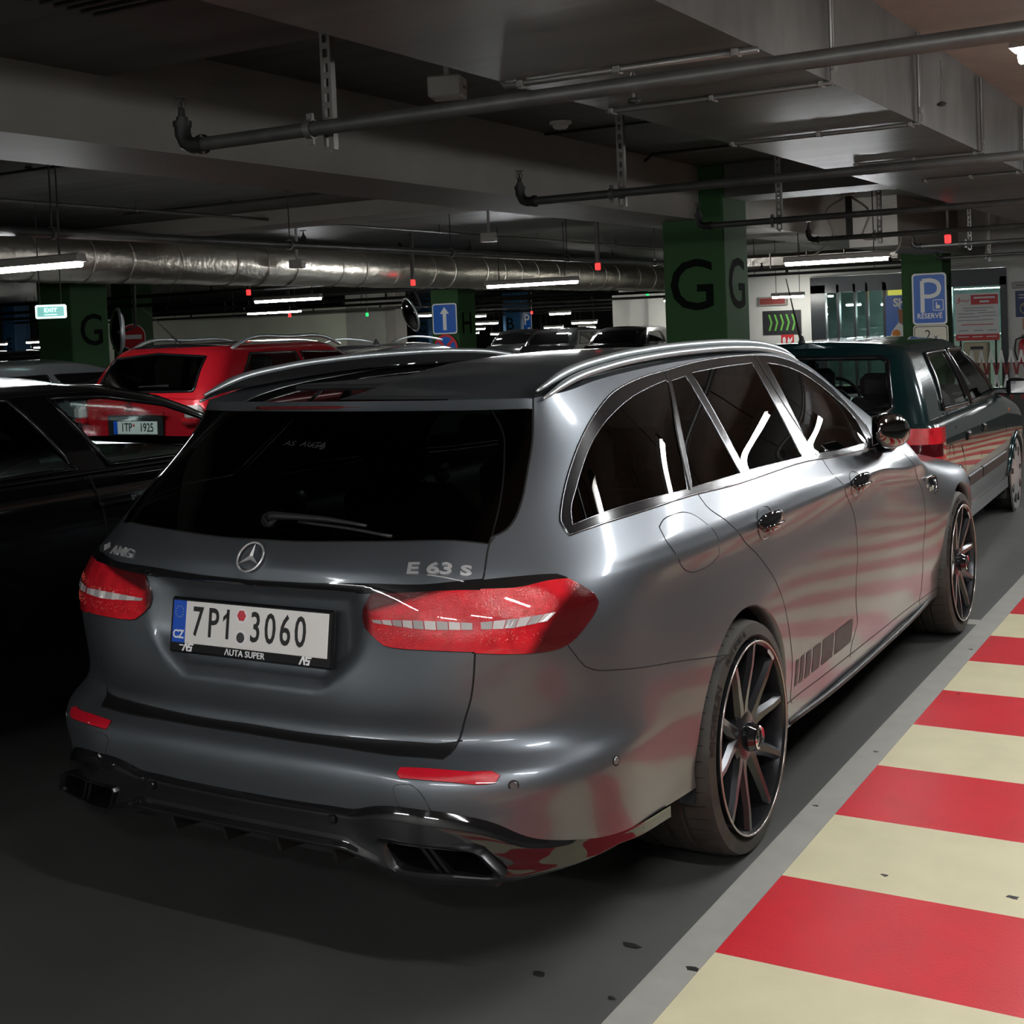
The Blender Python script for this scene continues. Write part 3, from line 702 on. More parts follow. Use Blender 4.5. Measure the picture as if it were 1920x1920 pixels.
    lines('cover_gap', ['tow'], .003, root); lines('reflector_seal', ['reflector'], .004, root, M['trim_black']); lines('light_seal', ['light', 'lightin'], .005, root, M['gloss_black'], .003)
    n1 = len(CP['dlo'][0]); top = [i for i, p in enumerate(CP['dlo'][0])]
    lines('window_trim', ['dlo'], .007, root, M['edge_alu'], .003)
    lines('window_seal', ['glassq', 'glassf', 'glassr', 'glassd'], .0045, root, M['edge_alu'], .002)
    # pillar strips and window split lines
    for sgn in (1, -1):
        for ln in ([(.654, .108, 1.418), (.676, .085, 1.388), (.765, -.07, 1.25), (.852, -.20, 1.098)], [(.638, .948, 1.437), (.66, .945, 1.40), (.757, .935, 1.26), (.853, .975, 1.07)]):
            mb = MB(); Q, Nn = on_surface(bv, smooth_curve(ln, .02)); ribbon(mb, [Vector((sgn*p.x, p.y, p.z)) for p in Q], [Vector((sgn*n.x, n.y, n.z)) for n in Nn], .007, .0028); mb.build('pillar_gap', M['gap'], root)
    Q, Nn = on_surface(bv, smooth_curve(fe['glassside'], .02))
    for sgn in (1, -1):
        mb = MB(); ribbon(mb, [Vector((sgn*p.x, p.y, p.z)) for p in Q], [Vector((sgn*n.x, n.y, n.z)) for n in Nn], .004, .0012); mb.build('window_edge', M['trim_black'], gate)
    # crease down in the black wing of the rear window : raised gloss panel beside the glass
    # ---- lights: clear strip of facets and sparkling reflectors
    def on(p, off): h = bv.find_nearest(Vector(p)); return h[0]+h[1]*off, h[1]
    def poly_on(mb, quad, off, nx=3, ny=2, th=0.):
        a, b, c, d = [Vector(q) for q in quad]; V = []
        for j in range(ny+1):
            for i in range(nx+1):
                u, v = i/nx, j/ny; q, n = on((a*(1-u)+b*u)*(1-v)+(d*(1-u)+c*u)*v, off); V.append(q)
        mb.add(V, [(j*(nx+1)+i, j*(nx+1)+i+1, (j+1)*(nx+1)+i+1, (j+1)*(nx+1)+i) for j in range(ny) for i in range(nx)])
    wu = smooth_curve([(.384, -1.09, .881), (.52, -1.08, .887), (.647, -1.05, .884)], .01); wl = smooth_curve([(.389, -1.09, .874), (.52, -1.08, .868), (.647, -1.05, .869)], .01)
    xu = smooth_curve([(.663, -1.043, .885), (.749, -.983, .891), (.804, -.924, .896)], .01); xl = smooth_curve([(.664, -1.043, .869), (.73, -1.0, .869), (.79, -.945, .878)], .01)
    lerp = lambda c, t: c[min(len(c)-2, int(t*(len(c)-1)))].lerp(c[min(len(c)-2, int(t*(len(c)-1)))+1], t*(len(c)-1)-min(len(c)-2, int(t*(len(c)-1))))
    for sgn in (1, -1):
        for U, L_, owner, nn in ((wu, wl, lin[0 if sgn > 0 else 1], 9), (xu, xl, li[0 if sgn > 0 else 1], 6)):
            for k in range(nn):
                mb = MB(); t0, t1 = k/nn, (k+.97)/nn; poly_on(mb, (lerp(L_, t0), lerp(L_, t1), lerp(U, t1), lerp(U, t0)), .0062, 3, 1)
                V = [Vector(v) for v in mb.v]
                for i, v in enumerate(V): V[i] = v-Vector((0, .0025*((i % 4)/3), 0))
                mb.v = [(sgn*v.x, v.y, v.z) for v in V]
                mb.build('light_facet', M['white_lens' if k % 2 else 'clear_lens2'], owner)
    rnd = random.Random(4)
    for sgn in (1, -1):
        for own, rows in ((lin[0 if sgn > 0 else 1], [((.42, .645), (.893, .905), 45), ((.40, .645), (.835, .862), 60)]), (li[0 if sgn > 0 else 1], [((.665, .80), (.897, .915), 55), ((.665, .785), (.832, .862), 70)])):
            mb = MB()
            for (xa, xb), (za, zb), cnt in rows:
                for _ in range(cnt):
                    x = rnd.uniform(xa, xb); q, n = on((x, -1.1+max(0, x-.62)*.8, rnd.uniform(za, zb)), .0046); s = rnd.uniform(.0010, .0022)
                    ux = n.cross(Vector((0, 0, 1))).normalized(); uy = n.cross(ux); q = Vector((sgn*q.x, q.y, q.z)); n2 = Vector((sgn*n.x, n.y, n.z)); ux = Vector((sgn*ux.x, ux.y, ux.z)); uy = Vector((sgn*uy.x, uy.y, uy.z))
                    mb.add([q+ux*s, q+uy*s, q-ux*s, q-uy*s, q+n2*s*.9], [(0, 1, 4), (1, 2, 4), (2, 3, 4), (3, 0, 4)])
            o = mb.build('reflector_facets', M['sparkle'], own); o['kind'] = 'stuff'
    # ---- roof, windscreen, bonnet
    topr = B[-1]; n = 22; j0 = int(np.argmin(np.abs(topr[:, 0]-.5775)+10*(topr[:, 1] > -.2)))
    rows = []
    for j in range(j0, topr.shape[0]):
        x, y, z = topr[j]
        if y > 2.3: break
        t = min(1, max(0, (y+.607)/.5)); yc = y-.048*(1-t); cr = .010+.026*t
        rows.append([(x*u, yc+(y-yc)*u*u, z+cr*(1-u**2.2)) for u in np.linspace(-1, 1, 2*n-1)])
        if j == j0: rows[0] = [(x*u, -.655+.05*u*u, 1.3865+.004*(1-abs(u))) for u in np.linspace(-1, 1, 2*n-1)]
    Rw = np.array(rows); js = int(np.argmin(np.abs(Rw[:, 0, 1]-1.32)))
    def gm(A, name, m, parent=root):
        mb = MB(); V, F = grid_mesh(A); mb.add(V, F); o = mb.build(name, m, parent, smooth=True); return o
    roof = gm(Rw[:js+1], 'roof', pt); gm(Rw[js:], 'windscreen', M['dark_glass'])
    jl = [int(np.argmin(np.abs(Rw[:, k, 1]+.395-.10*abs(k/(n-1)-1)**2*-1))) for k in range(2*n-1)]
    mb = MB(); q = [Vector((.566*u, -.36-.235*u**4-.02*u*u, 0)) for u in np.linspace(-1, 1, 41)]
    rb = BVHTree.FromPolygons([tuple(p) for p in Rw.reshape(-1, 3)], grid_mesh(Rw)[1]); P2 = []; N2 = []
    for p in q:
        h = rb.ray_cast(Vector((p.x, p.y, 3)), Vector((0, 0, -1)))
        if h[0]: P2.append(h[0]); N2.append(h[1] if h[1].z > 0 else -h[1])
    ribbon(mb, P2, N2, .005, .0008); mb.build('roof_gap', M['gap'], roof)
    hood = []
    for j in range(B.shape[1]):
        x, y, z = B[-1, j]
        if y < 2.3: continue
        hood.append([(x*u, y, z+.03*(1-u*u)) for u in np.linspace(-1, 1, 15)])
    gm(np.array(hood), 'bonnet', pt)
    # ---- roof rails
    for sgn in (1, -1):
        pts = smooth_curve([(.592, -.60, 1.405), (.596, -.46, 1.443), (.598, -.20, 1.474), (.599, .10, 1.489), (.599, .45, 1.494), (.598, .85, 1.489), (.597, 1.15, 1.472), (.597, 1.38, 1.440), (.60, 1.52, 1.408)], .04)
        nn = len(pts); ta = [min(1, .35+min(i, nn-1-i)/5) for i in range(nn)]
        mb = MB(); mb.tube([Vector((sgn*p.x, p.y, p.z)) for p in pts], [.0125*t for t in ta], 10); rail = mb.build('roof_rail', M['satin_alu'], root, smooth=True)
        mb = MB(); mb.tube([Vector((sgn*(p.x+.020), p.y, p.z-.020)) for p in pts], [.0115*t for t in ta], 10); mb.build('rail_flank', M['satin_alu'], rail, smooth=True)
        mb = MB(); mb.prism([(p.y, p.z-.008) for p in pts]+[(p.y, min(p.z-.012, lut(EDGE, max(p.y, -.58))[1]+.004)) for p in reversed(pts)], (sgn*.012, 0, 0), (sgn*.584, 0, 0), (0, 1, 0), (0, 0, 1)); mb.build('rail_base', M['trim_black'], rail)
    # ---- brake light in the spoiler
    mb = MB(); pts = [(x, -.6555+.05*(x/.5775)**2-.004, 1.3665) for x in np.linspace(-.335, .075, 15)]
    pts = [(x, y, z) for x, y, z in [(.205*u, -.6585+.05*(.205*u/.5775)**2, 1.3675) for u in np.linspace(-1, 1, 17)]]
    mb.tube(pts, .0045, 6); o = mb.build('high_brake_light', M['brake_strip'], gate, smooth=True); o.scale = (1, 1, 1); o.location.x = -.13
    # ---- wheel arch lips and wells
    for sgn in (1, -1):
        for k, yc in (('arch', -.01), ('archf', 2.939)):
            Pp, Nn = CP[k]; mb = MB(); V = []; F = []
            for p in Pp:
                d = Vector((0, p.y-yc, max(0, p.z-.368))); d = d.normalized() if d.length > 1e-4 else Vector((0, 0, 1))
                V += [(sgn*p.x, p.y, p.z), (sgn*(p.x-.006), p.y-d.y*.006, p.z-d.z*.006), (sgn*(p.x-.05), p.y-d.y*.008, p.z-d.z*.008), (sgn*(p.x-.30), p.y+d.y*.03, p.z+d.z*.03)]
            for i in range(len(Pp)-1): F += [(4*i+a, 4*i+a+1, 4*i+5+a, 4*i+4+a) for a in range(2)]
            mb.add(V, F); mb.build('arch_lip', pt, root, smooth=True)
            mb = MB(); mb.add(V, [(4*i+2, 4*i+3, 4*i+7, 4*i+6) for i in range(len(Pp)-1)])
            c = len(mb.v); mb.add([V[4*i+3] for i in range(len(Pp))], [tuple(range(len(Pp)))]); mb.build('wheel_well', M['plastic'], root)
    # ---- wheels
    base = None
    for sgn, yc, R, half, zc in ((1, 0, .343, .1475, .343), (1, 2.939, .347, .1325, .347), (-1, 0, .343, .1475, .343), (-1, 2.939, .347, .1325, .347)):
        w = empty('wheel', (0, 0, 0)) if False else tyre_mesh(R, half, 'wheel', root, (sgn*.912, yc, zc))
        if sgn < 0: w.rotation_euler.z = PI
        wheel_parts(w)
        if sgn > 0:
            mb = MB(); arc_text(mb, 'MICHELIN', .034, .3155, .10, .0245, 1.30, .0008); o = mb.build('tyre_lettering', M['rubber_text'], w, recalc=False)
            mb = MB(); arc_text(mb, 'PILOT SPORT 4S', .023, .314, .95, .0265, 1.0); o = mb.build('tyre_lettering', M['rubber_text'], w, recalc=False)
            mb = MB()
            for t in range(7):
                a = 2.35-t*.028
                mb.box((.0295, -math.cos(a)*.268, math.sin(a)*.268), (.004, .010, .010))
            mb.build('balance_weight', M['white_lens'], w)
    # ---- dark floor pan, axles hidden under the body
    mb = MB(); mb.box((0, 1.35, .26), (1.30, 4.7, .06)); mb.box((0, 0, .34), (1.5, .12, .12)); mb.box((0, 2.94, .34), (1.5, .12, .12)); mb.build('floor_pan', M['plastic'], root)
    # ---- diffuser, fins, tail pipes
    T = smooth_curve(C['diff'][1:-1], .03); T = [Vector((0, -1.166, .4265))]+[p for p in T if p.x > .03]
    rows = []
    for p in T:
        e = min(1, max(0, (p.x-.34)/.14)); f = min(1, max(0, (p.x-.74)/.12)); 
        zb = .335*(1-e)+.288*e; zb = zb*(1-f)+max(.262, min(.30, p.z-.03))*f
        yo = Vector((0, -1, 0)) if p.x < .62 else Vector((.5*min(1, (p.x-.62)/.15), -1, 0)).normalized()
        dz = p.z-zb; rows.append([p+yo*.001, p+yo*.010*(1-f)-Vector((0, 0, dz*.12)), p+yo*.014*(1-f)-Vector((0, 0, dz*.45)), p+yo*(.010+.012*(1-e))*(1-f)-Vector((0, 0, dz*.80)), p+yo*(.012+.018*(1-e))*(1-f)-Vector((0, 0, dz*.93)), p+yo*(.006+.015*(1-e))*(1-f)-Vector((0, 0, dz)), p-yo*.05-Vector((0, 0, dz+.004)), p-yo*.28-Vector((0, 0, dz+.0))])
    A = refine(np.array([[tuple(v) for v in r] for r in rows]), .012, .010); A2 = A[::-1]*np.array([-1, 1, 1]); A = np.concatenate([A2[:-1], A])
    hole = [(.445, .371), (.481, .309), (.722, .311), (.678, .366)]; ins = lambda x, z: sum(((hole[i][1] > z) != (hole[i-1][1] > z)) and x < (hole[i-1][0]-hole[i][0])*(z-hole[i][1])/(hole[i-1][1]-hole[i][1])+hole[i][0] for i in range(4)) % 2 == 1
    V, F = grid_mesh(A); F = [f for f in F if not (V[f[0]][1] < -1.0 and ins(abs(sum(V[i][0] for i in f)/4), sum(V[i][2] for i in f)/4))]
    mb = MB(); mb.add(V, F); mb.build('diffuser', gb, root, smooth=True)
    dif = root.children[-1]
    for x in (-.27, -.09, .09, .27):
        mb = MB(); mb.prism([(-1.15, .33), (-1.13, .275), (-.95, .25), (-.90, .33)], (.012, 0, 0), (x-.006, 0, 0), (0, 1, 0), (0, 0, 1)); mb.build('diffuser_fin', M['plastic'], dif)
    def pipe(sgn):
        cs = [Vector((.430, -1.186, .380)), Vector((.470, -1.172, .302)), Vector((.742, -1.108, .306)), Vector((.690, -1.140, .375))]
        cen = sum(cs, Vector())/4; inward = Vector((-.12, 1, .0)).normalized()
        def loop(scale, depth, rnd_=.16):
            L_ = []; q = [cen+(c-cen)*scale for c in cs]
            for i in range(4):
                a, b, c = q[i-1], q[i], q[(i+1) % 4]
                for t in (0, .5, 1):
                    p0 = b.lerp(a, rnd_*(1-t)**1.0) if t < .5 else b.lerp(c, rnd_) if t > .5 else (b*2+b.lerp(a, rnd_)+b.lerp(c, rnd_))/4
                    L_.append(p0+inward*depth)
            return L_
        loops = [loop(1.03, .03), loop(1.04, .004), loop(1.01, -.004), loop(.93, -.002), loop(.86, .006), loop(.84, .06), loop(.80, .14)]
        V = [v for l in loops for v in l]; m = 12
        F = [(i*m+j, i*m+(j+1) % m, (i+1)*m+(j+1) % m, (i+1)*m+j) for i in range(len(loops)-1) for j in range(m)]
        mb = MB(); mb.add([(sgn*v.x, v.y, v.z) for v in V], F); o = mb.build('tail_pipe', M['pipe'], root, angle=.7)
        mb = MB(); l = loops[-1]; mb.add([(sgn*v.x, v.y, v.z) for v in l], [tuple(range(m))]); mb.build('pipe_inside', M['gap'], o)
        a = (cs[0]*.52+cs[3]*.48); b = (cs[1]*.52+cs[2]*.48); w = (cs[3]-cs[0]).normalized()*.011
        mb = MB()
        for dd in (-.010, .012):
            s = (cs[3]-cs[0]).normalized()*dd; V = [a+s-w*.5, a+s+w*.5, b+s+w*.5, b+s-w*.5]; V += [v+inward*.10 for v in V]
            mb.add([(sgn*v.x, v.y, v.z) for v in V], [(0, 1, 2, 3), (4, 5, 6, 7), (0, 4, 7, 3), (1, 5, 6, 2), (0, 1, 5, 4), (3, 2, 6, 7)])
        mb.build('pipe_divider', M['pipe'], o)
    pipe(1); pipe(-1)
    # ---- parking sensors
    for p, mm in (((.751, -1.068, .514), pt), ((.901, -.824, .518), pt), ((.30, -1.175, .405), gb), ((-.30, -1.175, .405), gb), ((-.751, -1.068, .514), pt)):
        h = on((abs(p[0]), p[1], p[2]), .0) if p[2] > .45 else (Vector((abs(p[0]), -1.181, p[2])), Vector((0, -1, .1)).normalized())
        sgn = 1 if p[0] > 0 else -1; q = Vector((sgn*h[0].x, h[0].y, h[0].z)); nn_ = Vector((sgn*h[1].x, h[1].y, h[1].z)); fr = frame(nn_.cross(Vector((0, 0, 1))), Vector((0, 0, 1)), q)
        zd = 1 if (fr.to_3x3() @ Vector((0, 0, 1))).dot(nn_) > 0 else -1
        mb = MB(); mb.lathe([(.0, .0035), (.0085, .0035), (.0098, .001), (.0104, .0005)], 'Z', n=20); mb.v = [tuple(fr @ Vector((a, b, c*zd))) for a, b, c in mb.v]; o = mb.build('parking_sensor', mm, root, angle=.5)
        mb = MB(); mb.lathe([(.0104, .0008), (.0130, .0012), (.0132, .0)], 'Z', n=20); mb.v = [tuple(fr @ Vector((a, b, c*zd))) for a, b, c in mb.v]; mb.build('sensor_ring', M['trim_black'], o)
    # ---- number plate
    ty = .16; up = Vector((0, math.sin(ty), math.cos(ty))); nrm = Vector((0, -math.cos(ty), math.sin(ty))); pc = Vector((0, -1.106, .832)); ux = Vector((1, 0, 0))
    Fp = frame(ux, up, pc)
    def slab(x0, x1, y0, y1, z0, z1, name, m, parent, bev=.0):
        mb = MB(); mb.box(((x0+x1)/2, (y0+y1)/2, (z0+z1)/2), (x1-x0, y1-y0, z1-z0), 0, bev); mb.v = [tuple(Fp @ Vector(v)) for v in mb.v]; return mb.build(name, m, parent)
    hold = slab(-.274, .274, -.082, .064, -.012, .004, 'plate_holder', gb, gate, .006)
    slab(-.260, .260, -.055, .055, .004, .0065, 'number_plate', M['plate_white'], hold, .002); pl = root
    slab(-.2605, -.214, -.0552, .0552, .005, .0072, 'country_band', M['plate_blue'], hold, .0015)
    def L(s, size, x, y, m, name='plate_lettering', sx=1., bold=0., z=.0068, align='CENTER'):
        V, F = text_geo(s, size, sx=sx, ext=.0005, bold=bold, align=align); mb = MB(); mb.add([Fp @ (v+Vector((x, y, z))) for v in V], F); return mb.build(name, m, hold, recalc=False)
    for ch, x in (('7', -.172), ('P', -.118), ('1', -.068), ('3', .026), ('0', .075), ('6', .124), ('0', .173)): L(ch, .108, x, .000, M['ink'], sx=.72, bold=.0012)
    mb = MB(); mb.add([Fp @ Vector(p) for p in ((-.0665, .0385, .0073), (-.0665, .026, .0073), (-.084, .010, .0073), (-.084, .0225, .0073))], [(3, 2, 1, 0)]); mb.build('plate_lettering', M['ink'], hold, recalc=False)
    L('CZ', .030, -.2375, -.034, M['white_ink'], sx=.95, bold=.0008, z=.0074)
    mb = MB()
    for k in range(12):
        a = 2*PI*k/12; c = Vector((-.2375+.0145*math.cos(a), .026+.0145*math.sin(a), .0074)); mb.add([Fp @ (c+Vector((.0022*math.sin(b), .0022*math.cos(b), 0))) for b in [2*PI*i/5*2 for i in range(5)]], [(0, 1, 2, 3, 4)])
    mb.build('star_ring', M['yellow_ink'], hold, recalc=False)
    for yy, m, sid in ((.030, M['red_refl'], 6), (-.026, M['disc'], 20)):
        mb = MB(); mb.lathe([(0, .0085), (.014 if sid == 6 else .0125, .0085), (.0155 if sid == 6 else .014, .0068)], 'Z', (-.022, yy, 0), n=sid); mb.v = [tuple(Fp @ Vector(v)) for v in mb.v]; mb.build('plate_sticker', m, hold)
        mb = MB(); mb.lathe([(0, .0071), (.0185, .0071), (.0185, .0066)], 'Z', (-.022, yy, 0), n=24); mb.v = [tuple(Fp @ Vector(v)) for v in mb.v]; mb.build('sticker_ring', M['white_ink'], hold)
    L('\u039bUTA SUPER', .0225, -.008, -.0675, M['white_ink'], 'holder_lettering', sx=1.05, bold=.0002, z=.0045)
    def logo(x):
        mb = MB()
        for poly in ([(-.020, -.011), (-.0135, -.011), (-.006, .004), (-.003, -.011), (.003, -.011), (-.001, .012), (-.008, .012)], [(.002, .012), (.024, .012), (.022, .006), (.009, .006), (.008, .003), (.019, .003), (.016, -.011), (.004, -.011), (.005, -.006), (.011, -.006), (.012, -.002), (.001, -.002)], [(-.030, .006), (-.013, .006), (-.015, .003), (-.030, .003)] if x < 0 else [(.019, .012), (.026, .012), (.024, .009), (.019, .009)]):
            mb.add([Fp @ Vector((x+a*.95, -.0655+b*.95, .0052)) for a, b in poly], [tuple(range(len(poly)))])
        mb.build('holder_logo', M['white_ink'], hold, recalc=False)
    logo(-.205); logo(.190)
    # ---- badges
    def badge(s, size, p0, p1, name, m=M['badge'], sx=1., bold=.0, ext=.0015):
        a, n0 = on((abs(p0[0]), p0[1], p0[2]), 0); b, n1 = on((abs(p1[0]), p1[1], p1[2]), 0); sg = math.copysign(1, p0[0])
        a.x *= sg; b.x *= sg; n0.x *= sg; ux = (b-a).normalized(); uy = n0.cross(ux).normalized(); c0 = (a+b)/2
        V, F = text_geo(s, size, sx=sx, ext=ext, bold=bold); W = []
        for v in V:
            q = c0+ux*v.x+uy*v.y; h, nn_ = on((abs(q.x), q.y, q.z), 0); h = h+nn_*(.0025+v.z); W.append((sg*h.x, h.y, h.z))
        mb = MB(); mb.add(W, F); return mb.build(name, m, gate, recalc=False)
    badge('AMG', .036, (-.575, -1.02, .990), (-.445, -1.06, .990), 'badge_lettering', sx=1.5, bold=.0006)
    st = fe['stick']; badge('AS  AUTA', .030, st[0], st[1], 'window_sticker', M['sticker'], 1.2, .0, .0002); badge('SUPER', .022, (st[0][0]*.3+st[1][0]*.7, st[0][1], st[0][2]-.022), (st[1][0], st[1][1], st[1][2]-.022), 'window_sticker', M['sticker'], 1.2, .0, .0002)
    mb = MB()
    for k in range(4):
        a, n0 = on((.628-k*.012, -1.0, .990), .0025); a.x = -a.x; n0.x = -n0.x; t = Vector((1, -.3, 0)).normalized(); u = Vector((.25, 0, 1)).normalized()
        mb.add([a-t*.004-u*.012, a+t*.004-u*.012, a+t*.004+u*.012, a-t*.004+u*.012], [(0, 1, 2, 3)])
    mb.build('badge_bars', M['badge'], gate, recalc=False)
    badge('E 63', .042, (.47, -1.045, 1.0), (.566, -1.02, 1.0), 'badge_lettering', sx=1.6, bold=.0009)
    badge('S', .036, (.590, -1.01, .996), (.618, -1.0, .996), 'badge_lettering', sx=1.6, bold=.0016)
    mb = MB(); ribbon(mb, *[list(t) for t in zip(*[on((.515+.012*k, -1.03, .980), .0) for k in range(9)])], .003, .003); mb.build('badge_underline', M['badge'], gate, recalc=False)
    fs, ns = on((0, -1.087, 1.012), .004); Fs = frame((1, 0, 0), ns.cross(Vector((1, 0, 0))), fs)
    mb = MB(); R = .0405
    mb.tube([Fs @ Vector((R*math.cos(2*PI*k/48), R*math.sin(2*PI*k/48), .002)) for k in range(48)], .0028, 8, closed=True)
    for k in range(3):
        a = PI/2+2*PI*k/3; d = Vector((math.cos(a), math.sin(a), 0)); q = Vector((-d.y, d.x, 0))
        mb.add([Fs @ (q*.0072+d*-.004), Fs @ (-q*.0072+d*-.004), Fs @ (d*(R-.001)), Fs @ (d*.004+Vector((0, 0, .007)))], [(0, 2, 3), (1, 3, 2), (0, 3, 1)])
    mb.build('star_emblem', M['badge'], gate, recalc=True)
    # ---- rear wiper
    W0, nw = on((.02, -1.0, 1.088), .02); Wt = [on((.02+.30*t, -1.0, 1.088-.012*t+.02*t*(1-t)), .022)[0] for t in np.linspace(0, 1, 9)]
    W0 = on((.005, -1.0, 1.085), .012)[0]
    mb = MB(); mb.tube([W0]+Wt, [.014]+[.011, .010, .009, .008, .0075, .007, .006, .005, .004], 8); wip = mb.build('rear_wiper', M['plastic'], gate, smooth=True)
    mb = MB(); mb.tube([on((.10+.29*t, -1.0, 1.084-.022*t), .006)[0] for t in np.linspace(0, 1, 10)], .005, 6); mb.build('wiper_blade', M['plastic'], wip, smooth=True)
    mb = MB(); mb.lathe([(0, .02), (.018, .018), (.022, .0)], 'Y', (0, 0, 0), 16); mb.v = [tuple(Vector((v[0], -v[1], v[2]))+W0+Vector((-.006, .012, -.006))) for v in mb.v]; mb.build('wiper_hub', M['plastic'], wip, smooth=True)
    # ---- door handles
    for y, own in ((.217, 0), (1.221, 1)):
        for sgn in (1, -1):
            dr = (rd, fd)[own][0 if sgn > 0 else 1]
            mb = MB(); V = []; F = []; nr, na = 7, 28
            for i in range(nr+1):
                for k in range(na):
                    r = i/nr; a = 2*PI*k/na; yy = y+.062*r*math.cos(a)*(1.25 if math.cos(a) < 0 else 1.1); zz = .949+.055*r*math.sin(a)
                    q, nq = on((.93, yy, zz), .0012-.020*(1-r**2)**1.2 if r < 1 else .0016); V.append((sgn*q.x, q.y, q.z))
            for i in range(nr):
                for k in range(na): F.append((i*na+k, i*na+(k+1) % na, (i+1)*na+(k+1) % na, (i+1)*na+k))
            mb.add(V, F); hb = mb.build('handle_bowl', pt, dr, smooth=True)
            mb = MB(); pts = [(sgn*(.925+dx), y+dy, .953) for dx, dy in ((.004, -.085), (.019, -.07), (.029, -.03), (.031, .02), (.028, .065), (.016, .09), (.004, .10))]
            V = []; F = []; m = 10
            for i, p in enumerate(pts):
                h = (.010, .028, .034, .032, .024, .016, .008)[i]
                for k in range(m):
                    a = 2*PI*k/m; V.append((p[0]+sgn*.008*math.cos(a), p[1], p[2]+h*math.sin(a)))
            for i in range(len(pts)-1):
                for k in range(m): F.append((i*m+k, i*m+(k+1) % m, (i+1)*m+(k+1) % m, (i+1)*m+k))
            F += [tuple(range(m)), tuple(range((len(pts)-1)*m, len(pts)*m))]
            mb.add(V, F); mb.build('door_handle', gb, dr, smooth=True)
            mb = MB(); mb.tube([(p[0]+sgn*.006, p[1], p[2]-.012) for p in pts[1:-1]], .0055, 6); mb.build('handle_trim', M['dark_chrome'], dr, smooth=True)
    # ---- wing vent with lettering
    for sgn in (1, -1):
        fw = parts['front_wing'][0 if sgn > 0 else 1]
        mb = MB()
        for line in ([(.91, 2.345, .822), (.91, 2.45, .822), (.91, 2.535, .815), (.91, 2.53, .775), (.91, 2.50, .74)],):
            mb.tube([Vector((sgn*q.x, q.y, q.z)) for q in [on(p, .004)[0] for p in smooth_curve(line, .015, deg=60)]], .007, 8)
        mb.build('vent_trim', M['dark_chrome'], fw, smooth=True)
        mb = MB(); poly_on(mb, [(.91, 2.42, .800), (.91, 2.50, .745), (.91, 2.527, .80), (.91, 2.44, .815)], .0015, 4, 4); mb.v = [(sgn*a, b, c) for a, b, c in mb.v]; mb.build('vent_opening', gb, fw)
    q, nq = on((.91, 2.42, .775), .003); letters('V8', .022, 'vent_lettering', M['chrome'], parts['front_wing'][0], q+Vector((0, -.05, .012)), (0, 1, 0), (0, 0, 1), sx=1.2, bold=.0006); letters('BITURBO', .022, 'vent_lettering', M['chrome'], parts['front_wing'][0], q+Vector((.002, .03, -.008)), (0, 1, 0), (0, 0, 1), sx=1.0, bold=.0006)
    # ---- decal bars low on the rear door
    for sgn in (1, -1):
        y0 = .445
        for wdt, gp in ((.028, .020), (.040, .020), (.055, .020), (.085, .022), (.13, .022), (.21, 0)):
            mb = MB(); poly_on(mb, [(.93, y0, .372), (.93, y0+wdt, .372), (.93, y0+wdt, .462), (.93, y0, .462)], .0012, 6, 4); mb.v = [(sgn*a, b, c) for a, b, c in mb.v]; mb.build('decal_bar', M['decal'], rd[0 if sgn > 0 else 1], smooth=True); y0 += wdt+gp
    # ---- sill blade
    for sgn in (1, -1):
        mb = MB(); pts = [(sgn*.905, .43, .262), (sgn*.915, .8, .256), (sgn*.913, 1.5, .252), (sgn*.90, 2.2, .254), (sgn*.89, 2.5, .262)]; pts = smooth_curve(pts, .08); mb.tube(pts, .010, 8); mb.build('sill_blade', M['plastic'], parts['sill'][0 if sgn > 0 else 1], smooth=True)
    # ---- folded door mirrors
    for sgn in (1, -1):
        mb = MB(); V = []; F = []; n1, n2 = 14, 18
        for i in range(n1+1):
            t = i/n1; s = math.sin(PI*min(1, .06+t*.94))**.55
            for k in range(n2):
                a = 2*PI*k/n2; c_, s_ = math.cos(a), math.sin(a)
                V.append((sgn*(.945+.015*t+.062*s*(abs(c_)**.8)*math.copysign(1, c_)*(1.0 if c_ > 0 else .45)), 1.44+.36*t, 1.122-.035*t+.080*s*(abs(s_)**.8)*math.copysign(1, s_)*(1-.25*t)))
        for i in range(n1):
            for k in range(n2): F.append((i*n2+k, i*n2+(k+1) % n2, (i+1)*n2+(k+1) % n2, (i+1)*n2+k))
        F += [tuple(range(n2)), tuple(range(n1*n2, n1*n2+n2))]
        mb.add(V, F); mir = mb.build('door_mirror', M['dark_chrome'], root, smooth=True)
        mb = MB(); mb.tube([(sgn*.84, 1.80, 1.035), (sgn*.90, 1.79, 1.04), (sgn*.955, 1.76, 1.075)], [.045, .04, .03], 10); mb.build('mirror_foot', gb, mir, smooth=True)
        mb = MB(); mb.box((sgn*.918, 1.60, 1.115), (.006, .26, .115), 0, .003); mb.build('mirror_glass', M['dark_chrome'], mir)
    # ---- interior seen through the panes
    for x in (-.36, .36):
        for y, nm in ((1.05, 'front_seat'), (.12, 'rear_seat')):
            mb = MB(); mb.box((x, y, .74), (.50, .16, .62), 0, .06); mb.box((x, y+.24, .50), (.50, .52, .16), 0, .06); se = mb.build(nm, M['seat'], root, angle=.6)
            mb = MB(); mb.box((x, y-.05, 1.145), (.26, .11, .20), 0, .045); mb.build('headrest', M['seat'], se, angle=.6)
    mb = MB(); mb.box((0, 2.0, .86), (1.45, .45, .22), 0, .08); dash = mb.build('dashboard', M['seat'], root, angle=.6)
